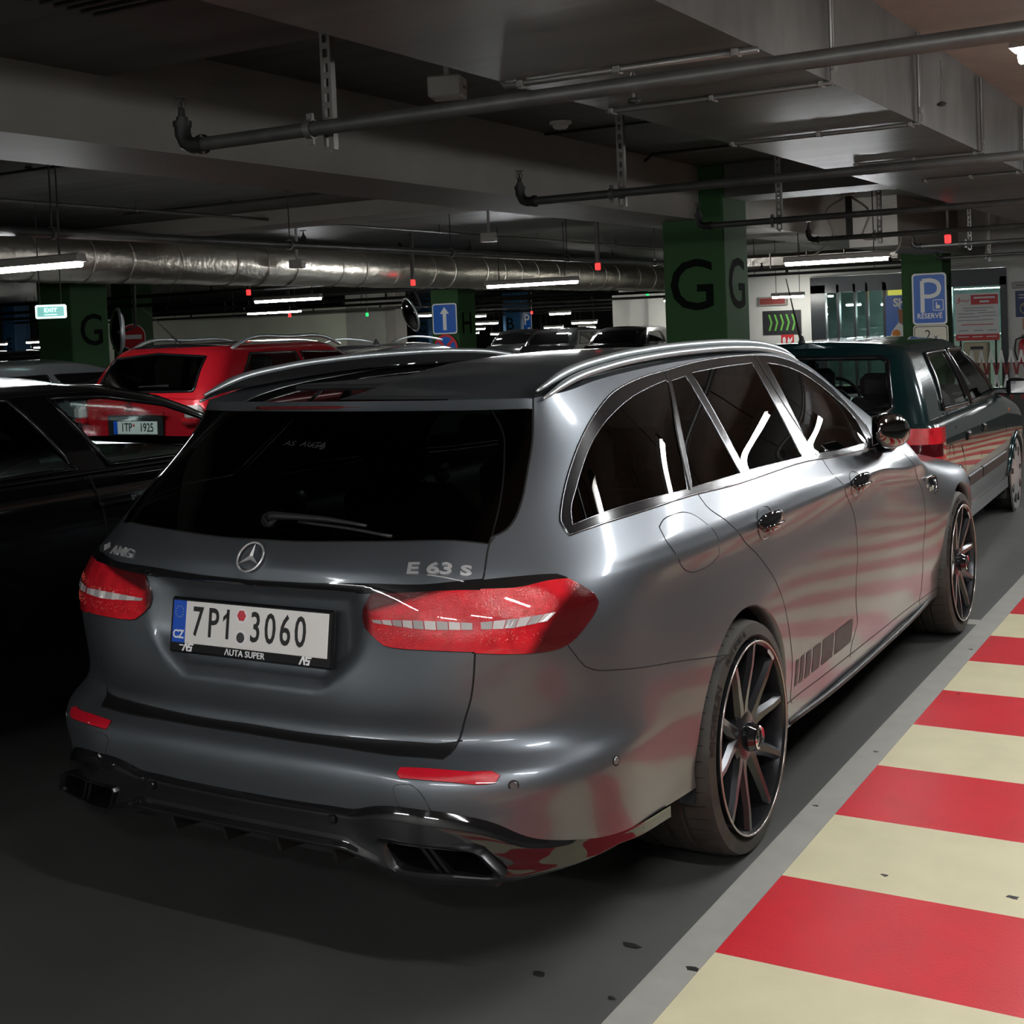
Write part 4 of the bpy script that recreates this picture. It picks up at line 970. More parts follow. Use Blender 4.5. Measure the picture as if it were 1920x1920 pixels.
    mb = MB(); mb.tube([(-.36+.185*math.cos(2*PI*k/28), 1.62+.05*math.sin(2*PI*k/28), .93+.18*math.sin(2*PI*k/28)) for k in range(28)], .014, 8, closed=True); mb.tube([(-.36, 1.80, .86), (-.36, 1.62, .93)], .03, 8); mb.tube([(-.53, 1.62, .93), (-.19, 1.62, .93)], .016, 6); mb.build('steering_wheel', M['seat'], root, smooth=True)
    mb = MB(); mb.box((0, .75, .40), (1.40, 2.8, .04)); mb.box((0, -.45, .70), (1.2, .7, .04)); mb.build('cabin_floor', M['seat'], root)
    mb = MB(); mb.box((0, .5, 1.405), (1.05, 1.5, .02), 0, .008); mb.build('headliner', M['seat'], root)
    bm.free()
    return root
M['pipe'] = mat('dark_exhaust', (.060, .060, .062), rough=.3, metal=.9)
# ------------------------------------------------------------------ the garage shell
M['floor'] = mat('sealed_floor', (.070, .071, .066), rough=.50, noise=.14, nscale=1.6, bump=.05, bscale=160)
M['line'] = mat('grey_line_paint', (.30, .295, .265), rough=.5, noise=.06, nscale=10, bump=.05, bscale=200)
M['cream'] = mat('cream_floor_paint', (.60, .55, .36), rough=.42, noise=.05, nscale=6, bump=.06, bscale=160)
M['redpaint'] = mat('red_floor_paint', (.56, .018, .028), rough=.36, noise=.06, nscale=6, bump=.10, bscale=160)
M['slab'] = mat('board_marked_concrete', (.072, .069, .062), rough=.55, noise=.34, nscale=1.6, stretch=(.35, 4, 1), bump=.10, bscale=2)
M['beamc'] = mat('bare_concrete_beam', (.090, .089, .083), rough=.36, noise=.36, nscale=1.5, stretch=(.35, 4, 2), bump=.14, bscale=2)
M['painted'] = mat('painted_concrete', (.215, .200, .178), rough=.6, noise=.07, nscale=3, bump=.06, bscale=90)
M['warm_slab'] = mat('warm_concrete', (.20, .145, .11), rough=.7, noise=.2, nscale=2.5, bump=.08, bscale=40)
M['green'] = mat('green_column_paint', (.017, .066, .014), rough=.8, noise=.06, nscale=4)
M['blue'] = mat('blue_column_paint', (.016, .085, .19), rough=.5, noise=.06, nscale=4)
M['white_wall'] = mat('white_wall_paint', (.66, .66, .62), rough=.6, noise=.04, nscale=2)
M['pale_green_wall'] = mat('pale_wall_paint', (.58, .62, .50), rough=.6, noise=.05, nscale=1)
M['grey_wall'] = mat('bare_grey_wall', (.30, .30, .275), rough=.7, noise=.12, nscale=2)
M['dark_wall'] = mat('dim_wall', (.10, .10, .095), rough=.8, noise=.2, nscale=1)
M['letter'] = mat('black_letter_paint', (.004, .006, .004), rough=.9, spec=.08)
M['pipe_grey'] = mat('galvanised_pipe', (.105, .105, .100), rough=.42, metal=.55, noise=.2, nscale=9)
M['iron'] = mat('dark_iron', (.022, .021, .02), rough=.5, metal=.3)
M['zinc'] = mat('zinc_strut', (.17, .167, .155), rough=.42, metal=.6)
M['foil'] = mat('crinkled_foil', (.78, .73, .64), rough=.34, metal=1, bump=1.0, bscale=12, noise=.08, nscale=5)
M['grey_box'] = mat('grey_plastic_box', (.36, .34, .31), rough=.5)
M['white_plastic'] = mat('white_plastic', (.62, .61, .57), rough=.4)
M['sign_white'] = mat('sign_white', (.72, .72, .70), rough=.35)
M['sign_blue'] = mat('sign_blue', (.012, .11, .46), rough=.28)
M['sign_red'] = mat('sign_red', (.55, .02, .025), rough=.35)
M['sign_cream'] = mat('sign_cream', (.66, .62, .50), rough=.4)
M['sign_black'] = mat('sign_black', (.015, .016, .017), rough=.5)
M['lime'] = mat('lime_arrow', (.13, .42, .06), rough=.5)
M['tube'] = mat('lamp_diffuser', (.9, .9, .9), rough=.4, emit=(.97, .99, 1), estr=LAMP)
M['tube_far'] = mat('lamp_diffuser_far', (.9, .9, .9), rough=.4, emit=(1, .99, .93), estr=FAR_LAMP)
M['red_led'] = mat('red_indicator', (.6, .05, .05), rough=.3, emit=(1, .03, .03), estr=2.2)
M['green_led'] = mat('green_indicator', (.05, .5, .12), rough=.3, emit=(.02, .9, .2), estr=1.2)
M['exit_glow'] = mat('exit_panel', (.2, .6, .55), rough=.3, emit=(.10, .42, .38), estr=.7)
M['exit_white'] = mat('exit_letters', (.8, .9, .9), rough=.3, emit=(.7, .95, .9), estr=1.2)
M['beige'] = mat('beige_machine', (.50, .44, .30), rough=.5)
M['frame_dark'] = mat('dark_shop_frame', (.010, .014, .018), rough=.3)
M['shop_glass'] = glass_mat('shop_glass', (.68, .80, .78), mixin=1.0)
M['yellow_sign'] = mat('yellow_lightbox', (.8, .6, .1), rough=.4, emit=(1, .72, .12), estr=1.0)
SLAB = 2.96
def struct(name, m, *boxes):
    mb = MB()
    for c, d in boxes: mb.box(c, d)
    return tag(mb.build(name, m), kind='structure')
def rng(x0, x1, y0, y1, z0, z1): return ((x0+x1)/2, (y0+y1)/2, (z0+z1)/2), (x1-x0, y1-y0, z1-z0)
def garage():
    mb = MB(); mb.box(*rng(-45, 8, -8, 62, -.2, 0)); fl = tag(mb.build('floor', M['floor']), kind='structure')
    def paint(name, m, x0, x1, y0, y1, h=.0022):
        mb = MB(); mb.box(*rng(x0, x1, y0, y1, 0, h)); return mb.build(name, m, fl)
    paint('bay_line', M['line'], .958, 1.0615, -4.5, 14.6); paint('bay_line', M['line'], -1.55, .958, 3.13, 3.235)
    y = -4.722; k = 0
    while y < 14.2:
        paint('painted_stripe', M['cream'] if k % 2 else M['redpaint'], 1.062, 2.60, y, y+.5095); y += .5095; k += 1
    paint('bay_line', M['line'], 2.60, 2.70, -4.5, 14.6)
    # scuffs and droppings on the paint
    rnd = random.Random(3)
    for x, y, s in ((1.32, -.02, .016), (1.66, -.02, .02), (.985, .42, .012), (1.045, -.75, .02), (.86, -.70, .028), (.72, -.93, .02), (.93, -.96, .012), (1.02, 1.02, .012), (1.03, 2.62, .014), (1.13, 1.86, .01), (.79, .40, .012)):
        mb = MB(); n = 9; R = [s*rnd.uniform(.45, 1.1) for _ in range(n)]
        mb.prism([(R[i]*math.cos(2*PI*i/n), .6*R[i]*math.sin(2*PI*i/n)) for i in range(n)], (0, 0, .0008), (x, y, .0023), (1, 0, 0), (0, 1, 0)); mb.build('floor_stain', M['iron'], fl)
    struct('ceiling', M['slab'], rng(-45, 8, -8, 62, SLAB, SLAB+.3))
    struct('ceiling_panel', M['warm_slab'], rng(.764, 8, -7.9, 16.4, SLAB-.012, SLAB-.002))
    struct('ceiling_beam', M['beamc'], rng(-.22, .764, -8, 40, 2.50, SLAB))
    struct('ceiling_beam', M['painted'], rng(-3.0, -2.29, -8, 40, 2.475, SLAB))
    struct('ceiling_beam', M['slab'], rng(-2.29, -.22, -8, .665, 2.785, SLAB))
    struct('ceiling_beam', M['slab'], rng(-2.29, 8, 7.75, 8.35, 2.66, SLAB)); struct('ceiling_beam', M['painted'], rng(-12, -3.0, 7.75, 8.35, 2.80, SLAB))
    struct('ceiling_beam', M['painted'], rng(-2.29, 8, 15.9, 17.6, 2.50, SLAB)); struct('ceiling_beam', M['painted'], rng(-2.29, -1.7, 12.5, 15.9, 2.36, SLAB))
    struct('ceiling_beam', M['painted'], rng(-11.3, -10.6, 8.3, 40, 2.475, SLAB))
    struct('wall_back', M['dark_wall'], rng(-45, 8, 62, 62.3, 0, SLAB)); struct('wall_left', M['dark_wall'], rng(-45.3, -45, -8, 62, 0, SLAB))
    struct('wall_right', M['grey_wall'], rng(8, 8.3, -8, 62, 0, SLAB)); struct('wall_near', M['white_wall'], rng(-45, 8, -8.3, -8, 0, SLAB))
    struct('wall_pale', M['pale_green_wall'], rng(-30, -20.2, 26, 26.3, 0, 2.3)); struct('wall_bare', M['grey_wall'], rng(-20.2, -18.75, 25.9, 26.3, 0, 2.62)); struct('trim_1', M['painted'], rng(-18.75, -18.45, 25.8, 26.3, 0, 2.62))
    struct('wall_white', M['white_wall'], rng(-13.5, -10.4, 30, 30.3, 0, SLAB), rng(-14.15, -13.5, 30.3, 30.6, 0, SLAB)); struct('trim_2', M['white_wall'], rng(-12.82, -11.6, 29.8, 30.0, 0, SLAB))
    struct('wall_shop', M['white_wall'], rng(-7.6, -5.46, 21, 21.25, 0, SLAB), rng(-1.94, 8, 21, 21.25, 0, SLAB), rng(-5.46, -1.94, 21, 21.25, 2.26, SLAB))
    # ---- columns
    def column(x, y, m, top=SLAB, w=.6, notch=None):
        c = empty('concrete_column', (x, y, 0)); mb = MB()
        mb.box((0, 0, top/2), (w, w, top), 0, .012); mb.build('shaft', m, c); return c
    def letter(c, s, size, face, dx=0., z=1.87, sx=1.):
        if face == 'front': letters(s, size, 'column_letter', M['letter'], c, (dx, -.302, z), (1, 0, 0), (0, 0, 1), sx=sx, bold=.004)
        else: letters(s, size, 'column_letter', M['letter'], c, (.302, dx, z), (0, 1, 0), (0, 0, 1), sx=sx, bold=.004)
    g = column(-2.36, 8.0, M['green']); tag(g, 'green column with two big black G letters beyond the grey estate', 'column'); letter(g, 'G', .66, 'front', -.02, 1.86); letter(g, 'G', .66, 'side', .0, 1.86, .95)
    g = column(-10.92, 8.07, M['green']); tag(g, 'dark green column under the foil duct with a black G above the silver roof', 'column'); letter(g, 'G', .56, 'side', .02, 1.72, 1.0)
    h = column(-11.05, 17.15, M['green']); tag(h, 'green column with a black H carrying the blue arrow sign', 'column'); letter(h, 'H', .56, 'side', -.02, 1.64, .95)
    h = column(-19.25, 17.1, M['green']); tag(h, 'green column half hidden behind the left G column, with the no-entry sign', 'column'); letter(h, 'H', .56, 'front', -.16, 1.58, 1.0)
    p = column(-2.36, 16.8, M['green']); tag(p, 'green column carrying the blue P sign near the shop front', 'column'); letter(p, 'H', .62, 'side', .0, 1.86, 1.0)
    b = column(-20.2, 35.4, M['blue']); tag(b, 'blue column with a black B in the middle distance', 'column'); letter(b, 'B', .58, 'front', -.12, 1.62)
    for x, y, lt, lab in ((-15.6, 38, 'C', 'blue column at the left edge of the white wall'), (-24.2, 42, 'D', 'dim blue column between the H column and the B column'), (-29.5, 24.5, 'E', 'blue column seen left of the left G column, nearer of the pair'), (-33.2, 25.5, 'E', 'blue column at the far left edge behind the cars'), (-19.6, 44, 'F', 'dim blue column right of the blue B column'), (-27.0, 40, 'C', 'dim blue column behind the convex mirror')):
        c = column(x, y, M['blue']); tag(c, lab, 'column'); letter(c, lt, .56, 'front', 0, 1.62)
    # ---- lamps
    def lamp(x, y, z, ln, far=False, hang=True, label=None, cord=False, group='tube lamps deep in the garage'):
        root = empty('tube_lamp', (x, y, z), 0, label, 'lamp', group if far else 'tube lamps nearer the cars')
        mb = MB(); mb.prism([(-.052, .0), (.052, .0), (.040, .052), (.022, .064), (-.022, .064), (-.040, .052)], (ln, 0, 0), (-ln/2, 0, 0), (0, 1, 0), (0, 0, 1)); mb.build('housing', M['grey_box'], root)
        mb = MB(); mb.prism([(-.034, .0), (.034, .0), (.031, -.026), (.019, -.037), (-.019, -.037), (-.031, -.026)], (ln-.04, 0, 0), (-ln/2+.02, 0, 0), (0, 1, 0), (0, 0, 1)); mb.build('diffuser', M['tube_far' if far else 'tube'], root)
        if True:
            for s in (-.36, .36): mb = MB(); mb.tube([(s*ln, 0, .06), (s*ln, 0, SLAB-z)], .006, 6); mb.build('hanger_rod', M['iron'], root)
        return root
    lamp(-5.85, 2.98, 2.16, 1.55, label='long tube lamp hanging at the left edge below the foil duct')
    lamp(-6.70, 12.4, 2.155, 1.45, label='tube lamp in front of the foil duct above the estate roof')
    lamp(-1.93, 10.7, 2.155, 1.16, label='bright tube lamp between the G column and the P sign', hang=False)
    lamp(-11.70, 13.2, 2.155, 1.38, label='tube lamp under the duct left of the convex mirror')
    for x, y, z, ln, lab in ((-19.2, 21.7, 2.15, 1.7, 'lower tube lamp in front of the pale wall'), (-16.6, 24.3, 1.93, 1.0, 'tube lamp half behind the convex mirror'), (-11.2, 28.6, 2.08, 1.25, 'tube lamp over the white wall beside the G column'), (-5.62, 20.1, 1.92, .62, 'short lamp over the chevron sign')):
        lamp(x, y, z, ln, True, False, lab)
    F_ = 2496.56
    FARL = ['topmost just right of the H column', 'longest just right of the H column', 'third down beside the H column', 'lowest and shortest touching the H column', 'low between the H and B columns', 'highest in the gap left of the white wall', 'second highest left of the white wall', 'directly right of the small blue P sign', 'tiny, close to the right of the small P sign', 'second tiny one right of the small P sign', 'under the second highest, left of the white wall', 'low in the middle of the right-hand gap', 'lowest beside the white wall', 'upper of the pair beside the left G column', 'lower of the pair beside the left G column', 'cut off by the left edge of the picture']
    for x, y, z, ln in [(-18.66, 30.42, 1.91, 0.50), (-17.46, 28.80, 1.68, 0.85), (-21.83, 35.51, 1.52, 0.54), (-25.15, 40.52, 1.36, 0.50), (-24.39, 40.96, 1.28, 0.50), (-14.67, 28.12, 1.86, 0.65), (-13.19, 26.65, 1.59, 0.73), (-17.68, 33.29, 1.47, 0.68), (-21.09, 38.25, 1.34, 0.50), (-19.81, 36.68, 1.28, 0.50), (-16.77, 33.83, 1.44, 0.60), (-19.84, 38.97, 1.26, 0.50), (-18.48, 37.46, 1.26, 0.50), (-28.63, 22.28, 1.67, 0.50), (-33.32, 26.48, 1.50, 0.50), (-31.07, 23.17, 1.65, 0.50)]:
        lamp(x, y, z, ln, True, False, 'small far lamp '+FARL.pop(0), group='tube lamps deep in the garage')
    for i, y in enumerate((-4.4, -2.05, .32, 2.35, 4.9, 7.0, 9.6, 12.0)):
        lamp(2.11, y, 2.30, .90, label=['tube lamp over the striped floor behind the camera', 'tube lamp over the striped floor just ahead of the camera', 'lamp end at the top right edge under the warm slab', 'second tube lamp over the striped lane', 'third tube lamp over the striped lane', 'fourth tube lamp over the striped lane', 'fifth tube lamp over the striped lane', 'last tube lamp over the striped lane'][i])
    for x, lab in ((-2.1, 'added unseen tube lamp behind the camera at left'), (1.0, 'added unseen tube lamp far behind the camera')): lamp(x, -6.4, 2.30, 1.3, label=lab)  # two unseen lamps added behind the camera to brighten the estate's tailgate
    # ---- sprinkler pipes across the bays
    def head(root, x, z):
        mb = MB(); mb.lathe([(.0, .0), (.022, .0), (.022, .016), (.015, .018), (.012, .045), (.006, .05), (.004, .075), (.0, .075)], 'Z', (x, 0, z), 14); mb.lathe([(.0, .085), (.026, .085), (.027, .089), (.0, .091)], 'Z', (x, 0, z), 16)
        mb.tube([(x-.015, 0, z+.045), (x-.019, 0, z+.065), (x-.004, 0, z+.086)], .003, 5); mb.tube([(x+.015, 0, z+.045), (x+.019, 0, z+.065), (x+.004, 0, z+.086)], .003, 5); return mb.build('sprinkler_head', M['iron'], root, angle=.6)
    def cross_pipe(y, x0, xs, r, lab, holes=True, z=2.30, x1=7.6):
        root = empty('sprinkler_pipe', (0, y, z), 0, lab, 'pipe')
        mb = MB(); mb.tube([(x0+.05, 0, 0), (x1, 0, 0)], r, 16); mb.build('pipe_run', M['pipe_grey'], root, angle=.6)
        mb = MB(); mb.tube([(x0+.09, 0, 0), (x0+.05, 0, 0), (x0+.018, 0, .012), (x0, 0, .045), (x0, 0, .085)], r*1.18, 14); mb.lathe([(r*1.4, .0), (r*1.4, .02)], 'X', (x0+.085, 0, 0), 14); mb.lathe([(r*1.35, .075), (r*1.35, .095), (.0, .096)], 'Z', (x0, 0, 0), 14); mb.build('elbow', M['iron'], root, angle=.6)
        head(root, x0, .095)
        for xx in xs:
            mb = MB(); w = .042; L_ = SLAB-z+.07 if xx < -.25 or xx > .8 else 2.5-z+.07
            y0 = .03+r
            # perforated channel: web pieces between the slots, two flanges
            mb.box((xx-w/2, y0+.012, L_/2-.07), (.003, .026, L_)); mb.box((xx+w/2, y0+.012, L_/2-.07), (.003, .026, L_))
            mb.box((xx-w*.36, y0, L_/2-.07), (w*.24, .003, L_)); mb.box((xx+w*.36, y0, L_/2-.07), (w*.24, .003, L_)); n = int(L_/.05)
            for k in range(n+1): mb.box((xx, y0, -.07+k*L_/n), (w*.5, .003, .022))
            hg = mb.build('hanger_channel', M['zinc'], root)
            mb = MB(); mb.lathe([(r*1.12, -.014), (r*1.32, -.014), (r*1.32, .014), (r*1.12, .014)], 'X', (xx-.035, 0, 0), 18, closed=True); mb.box((xx-.035, 0, r*1.65), (.026, .012, r*.9)); mb.box((xx-.035, 0, -r*1.65), (.026, .012, r*.9)); mb.build('pipe_clamp', M['zinc'], root, angle=.6)
    cross_pipe(.04, -1.24, [-.60], .026, 'nearest grey sprinkler pipe crossing above the estate tail')
    cross_pipe(3.12, -1.55, [-.92], .024, 'second sprinkler pipe under the beams beyond the estate roof'); cross_pipe(6.15, -1.67, [-1.03], .024, 'third sprinkler pipe running in front of the G column'); cross_pipe(9.1, -1.72, [-1.04, .9], .024, 'fourth sprinkler pipe above the bright tube lamp')
    cross_pipe(12.6, -1.55, [-.9], .024, 'fifth sprinkler pipe above the P sign column', z=2.33); cross_pipe(15.4, -1.9, [-1.2], .022, 'sixth sprinkler pipe in front of the shop', z=2.28)
    # ---- conduits on the wide beam
    def conduit(y, x0, lab, dz=0.):
        root = empty('cable_conduit', (0, y, 0), 0, lab, 'conduit')
        mb = MB()
        for o_ in (-.012, .012): mb.tube([(x0, o_, 2.488), (.776, o_, 2.488), (.785, o_, 2.50), (.785, o_, SLAB-.03)], .009, 8)
        mb.build('tubes', M['zinc'], root, smooth=True, angle=.7)
        for xx in (x0+.02, (x0+.76)/2, .74): mb = MB(); mb.box((xx, 0, 2.487), (.022, .06, .026), 0, .004); mb.build('saddle', M['zinc'], root)
        mb = MB(); mb.box((.789, 0, 2.55), (.018, .055, .03), 0, .004); mb.build('saddle', M['zinc'], root)
    conduit(1.55, -.20, 'first pair of conduits wrapping the wide concrete beam'); conduit(3.0, -.20, 'second pair of conduits wrapping the wide concrete beam'); conduit(4.55, .02, 'third pair of conduits wrapping the wide concrete beam'); conduit(6.0, .1, 'fourth pair of conduits wrapping the wide concrete beam')
    mb = MB(); mb.tube([(-2.27, .64, 2.76), (-2.27, .62, 2.77), (-.26, .62, 2.77)], .012, 8); 
    o = MB(); o.tube([(-1.05, .69, 2.94), (-.22, .69, 2.50), (.30, .69, 2.486)], .001, 4)
    mb = MB(); mb.tube([(-.55, .60, 2.772), (.75, .60, 2.488)], .002, 4)
    c = empty('cable_conduit', (0, .70, 0), 0, 'conduit along the soffit step at the top of the picture', 'conduit'); mb = MB(); mb.tube([(-.33, 0, 2.62), (-.22, 0, 2.487), (.78, 0, 2.487)], .012, 8); mb.build('tube', M['zinc'], c, smooth=True)
    for xx in (-.15, .25, .7): mb = MB(); mb.box((xx, 0, 2.486), (.03, .04, .03), 0, .004); mb.build('saddle', M['zinc'], c)
    for y in (4.5,):
        c = empty('cable_conduit', (0, y, 0), 0, 'thin conduit on the slab beside the smoke detector', 'conduit'); mb = MB(); mb.tube([(-2.28, .3, SLAB-.012), (-.22, .3, SLAB-.012)], .010, 6); mb.build('tube', M['iron'], c, smooth=True)
    c = empty('cable_conduit', (0, 6.5, 0), 0, 'dark conduit crossing the slab just before the G column', 'conduit'); mb = MB(); mb.tube([(-2.27, 0, SLAB-.06), (-2.2, 0, SLAB-.012), (-.22, 0, SLAB-.012)], .014, 6); mb.build('tube', M['iron'], c, smooth=True)
    # ---- chains and small hooks on the wide beam
    for x, y, z1, lab in ((.30, .72, 2.38, 'short chain and hook on the underside of the wide beam'), (.83, 3.28, 2.62, 'thin hanging wire with a dark clip beside the wide beam')):
        c = empty('hanging_chain', (x, y, 0), 0, lab, 'chain')
        mb = MB(); n = 5
        for k in range(n):
            zc = (2.5 if x < .7 else SLAB)-(k+.5)*((2.5 if x < .7 else SLAB)-z1)/n; h = ((2.5 if x < .7 else SLAB)-z1)/n*.55
            mb.tube([(.008*math.cos(2*PI*i/8) if k % 2 else 0, 0 if k % 2 else .008*math.cos(2*PI*i/8), zc+h*math.sin(2*PI*i/8)) for i in range(8)], .0022, 5, closed=True)
        mb.build('links', M['zinc'], c); mb = MB(); mb.lathe([(.0, .0), (.022, .004), (.026, .014), (.012, .022), (.0, .024)], 'Z', (0, 0, z1-.02), 12); mb.build('hook', M['iron'], c, smooth=True)
    # ---- detectors, boxes, indicators
    c = empty('smoke_detector', (-1.95, 4.42, SLAB), 0, 'round white smoke detector on the slab beside the painted beam', 'detector'); mb = MB(); mb.lathe([(.075, .0), (.075, -.018), (.060, -.022)], 'Z', n=24); mb.build('base', M['white_plastic'], c, angle=.6); mb = MB(); mb.lathe([(.055, -.02), (.055, -.034), (.040, -.050), (.0, -.052)], 'Z', n=24); mb.build('sensing_head', M['white_plastic'], c, angle=.6)
    def jbox(x, y, z, s, lab):
        c = empty('junction_box', (x, y, z), .35, lab, 'box'); mb = MB(); mb.box((0, 0, 0), (s, s*.9, s*.62), 0, s*.05); mb.build('case', M['grey_box'], c)
        mb = MB(); mb.box((0, 0, (SLAB-z+s*.3)/2), (s*.16, s*.16, SLAB-z-s*.3), 0, .004); mb.build('stub', M['grey_box'], c); mb = MB(); mb.lathe([(.0, .004), (s*.03, .004), (s*.03, .0)], 'X', (s*.5, s*.2, 0), 8); mb.lathe([(.0, .004), (s*.03, .004), (s*.03, .0)], 'X', (s*.5, -s*.05, 0), 8); mb.build('gland', M['iron'], c)
    jbox(-1.15, 1.75, 2.735, .165, 'grey junction box hanging from the slab above the estate roof'); jbox(-8.38, 9.42, 2.46, .17, 'grey box hanging in front of the foil duct at left'); jbox(-5.56, 9.41, 2.60, .17, 'grey box hanging from the slab left of the G column')
    def rod(x, y, z, lab, m='red_led', wide=True, top=SLAB):
        c = empty('bay_indicator', (x, y, z), 0, lab, 'indicator'); mb = MB(); mb.box((0, 0, (top-z)/2+.03), (.05 if wide else .02, .035 if wide else .02, top-z-.06)); mb.build('channel', M['zinc'], c); mb = MB(); mb.box((0, 0, 0), (.055, .055, .085), 0, .008); mb.build('light', M[m], c)
    rod(-4.90, 10.85, 2.255, 'red bay indicator on a rod left of the G column'); rod(-8.46, 12.08, 2.25, 'red bay indicator hanging in front of the foil duct'); rod(-.56, 9.87, 2.26, 'red bay indicator hanging right of the bright tube lamp', wide=False); rod(-11.2, 11.7, 2.24, 'red bay indicator under the left end of the duct')
    rod(-17.3, 20, 2.02, 'faint red bay indicator before the pale wall', wide=False); rod(-16.6, 22.0, 1.98, 'green bay indicator before the bare wall', 'green_led', False); rod(-10.75, 25.2, 2.20, 'green bay indicator under the duct by the tube lamp', 'green_led', False); rod(-16.6, 30, 1.93, 'tiny red bay indicator over the blue B column', wide=False)
    # ---- foil duct with straps
    root = empty('air_duct', (-8.85, 0, 0), 0, 'silver foil wrapped ventilation duct running under the ceiling', 'duct')
    rnd = random.Random(7); pr = []; n = 34; ys = np.linspace(-6, 33, 300); V = []; F = []
    strap = []; yy = 5.6
    while yy < 33: strap.append(yy); yy += rnd.choice((.55, .75, .95))
    for i, y in enumerate(ys):
        zc = 2.50-.004*(y-3); s = min(abs(y-q) for q in strap)
        for k in range(n):
            a = 2*PI*k/n; r = .265+.006*rnd.uniform(-1, 1)+.004*math.sin(3*a+y*2.1)-.010*math.exp(-(s/.05)**2); V.append((r*math.cos(a), y, zc+r*math.sin(a)))
    for i in range(len(ys)-1):
        for k in range(n): F.append((i*n+k, i*n+(k+1) % n, (i+1)*n+(k+1) % n, (i+1)*n+k))
    mb = MB(); mb.add(V, F); mb.build('duct_skin', M['foil'], root, smooth=True)
    for y in strap:
        zc = 2.50-.004*(y-3); mb = MB(); mb.lathe([(.258, -.012), (.272, -.009), (.272, .009), (.258, .012)], 'Y', (0, y, zc), 34); mb.build('duct_strap', M['foil'], root, smooth=True)
    # ---- long pipes along the bays at the left
    def long_pipe(x, z, r, y0, y1, lab, heads=()):
        root = empty('sprinkler_pipe', (x, 0, z), 0, lab, 'pipe'); mb = MB(); mb.tube([(0, y0, 0), (0, y1, 0)], r, 12); mb.build('pipe_run', M['pipe_grey'], root, angle=.6)
        y = y0+1.0
        while y < y1:
            mb = MB(); mb.tube([(0, y, 0), (0, y, SLAB-z)], .006, 6); mb.build('hanger_rod', M['iron'], root); mb = MB(); mb.lathe([(r*1.1, -.014), (r*1.4, -.014), (r*1.4, .014), (r*1.1, .014)], 'Y', (0, y, 0), 14, closed=True); mb.build('pipe_clamp', M['zinc'], root); y += 2.7
        for y in heads:
            mb = MB(); mb.lathe([(.0, .0), (.03, .0), (.026, .04), (.012, .06), (.004, .095), (.03, .098), (.03, .104), (.0, .106)], 'Z', (0, y, r), 12); mb.build('sprinkler_head', M['iron'], root, angle=.6)
    long_pipe(-5.5, 2.395, .036, -6, 16.9, 'long sprinkler pipe running in front of the foil duct', (1.2, 6.0, 8.9, 12.5))
    long_pipe(-4.2, 2.90, .012, -6, 16, 'thin conduit along the slab left of the painted beam'); long_pipe(-7.4, 2.86, .016, -6, 30, 'thin pipe high on the slab above the duct')
    def xpipe(y, z, x0, x1, r, lab, drops=3):
        root = empty('sprinkler_pipe', (0, y, z), 0, lab, 'pipe'); mb = MB(); mb.tube([(x0, 0, 0), (x1, 0, 0)], r, 10); mb.build('pipe_run', M['iron'], root, angle=.6)
        for k in range(drops):
            x = x0+(x1-x0)*(k+.5)/drops; mb = MB(); mb.tube([(x, 0, 0), (x, 0, SLAB-z)], .007, 6); mb.build('hanger_rod', M['iron'], root)
            mb = MB(); mb.lathe([(.0, .0), (.03, .0), (.024, .05), (.01, .08), (.03, .10), (.0, .105)], 'Z', (x+.6, 0, r), 10); mb.build('sprinkler_head', M['iron'], root)
    xpipe(3.4, 2.932, -7.4, -3.0, .012, 'thin conduit crossing the slab at left nearest the camera'); xpipe(6.6, 2.935, -8.4, -3.0, .014, 'thin conduit crossing the slab before the far red indicator')
    for i, (y, z) in enumerate(((13.5, 2.36), (16.2, 2.30), (18.6, 2.24), (21.2, 2.20), (24.0, 2.15))):
        xpipe(y, z, -28, -9.6 if i < 4 else -15, .032, '%s dark sprinkler pipe from the duct across the pale wall' % ('nearest', 'second', 'third', 'fourth', 'farthest')[i], 6)
    for i, (y, z, x0, x1) in enumerate(((24.5, 2.22, -15, -9.3), (27.5, 2.16, -18, -10), (31, 2.10, -22, -13), (35, 2.05, -24, -14), (39, 2.0, -27, -15))):
        xpipe(y, z, x0, x1, .034, 'dark pipe %s across the gap between the H column and the white wall' % ('nearest', 'second', 'third', 'fourth', 'fifth')[i], 3)
    xpipe(17.9, 2.34, -7.0, -2.7, .022, 'dark pipe above the chevron sign', 2); xpipe(19.2, 2.30, -7.0, -2.7, .026, 'dark pipe just before the white shop wall', 2)
    c = empty('air_duct', (0, 18.6, 0), 0, 'crumpled foil duct under the ceiling before the shop front', 'duct')
    for x in (-6.4, -4.9, -3.4): mb = MB(); mb.box((x, 0, 2.80), (.03, .03, .34)); mb.build('duct_hanger', M['zinc'], c)
    if 1:
        mb = MB(); mb.box((-5.0, 0, 2.50), (3.8, .55, .26), 0, .06); mb.build('duct_skin', M['foil'], c)
    for k in range(6): mb = MB(); mb.box((-6.6+k*.64, 0, 2.50), (.03, .58, .28), 0, .01); mb.build('duct_strap', M['foil'], c)
    # cable of the bright lamp
    c = empty('lamp_cable', (-1.93, 10.7, 2.2), 0, 'pair of grey cables looping down to the bright tube lamp', 'cable')
    for pts in ([(.1, 0, .62), (-.08, 0, .50), (-.02, -.02, .22), (-.22, 0, .03)], [(.2, 0, .62), (.38, 0, .45), (.30, 0, .18), (.70, .02, .16), (.66, .0, .02), (.42, 0, .03)]):
        mb = MB(); mb.tube(smooth_curve(pts, .03, deg=120), .012, 8); mb.build('cable', M['grey_box'], c, smooth=True)
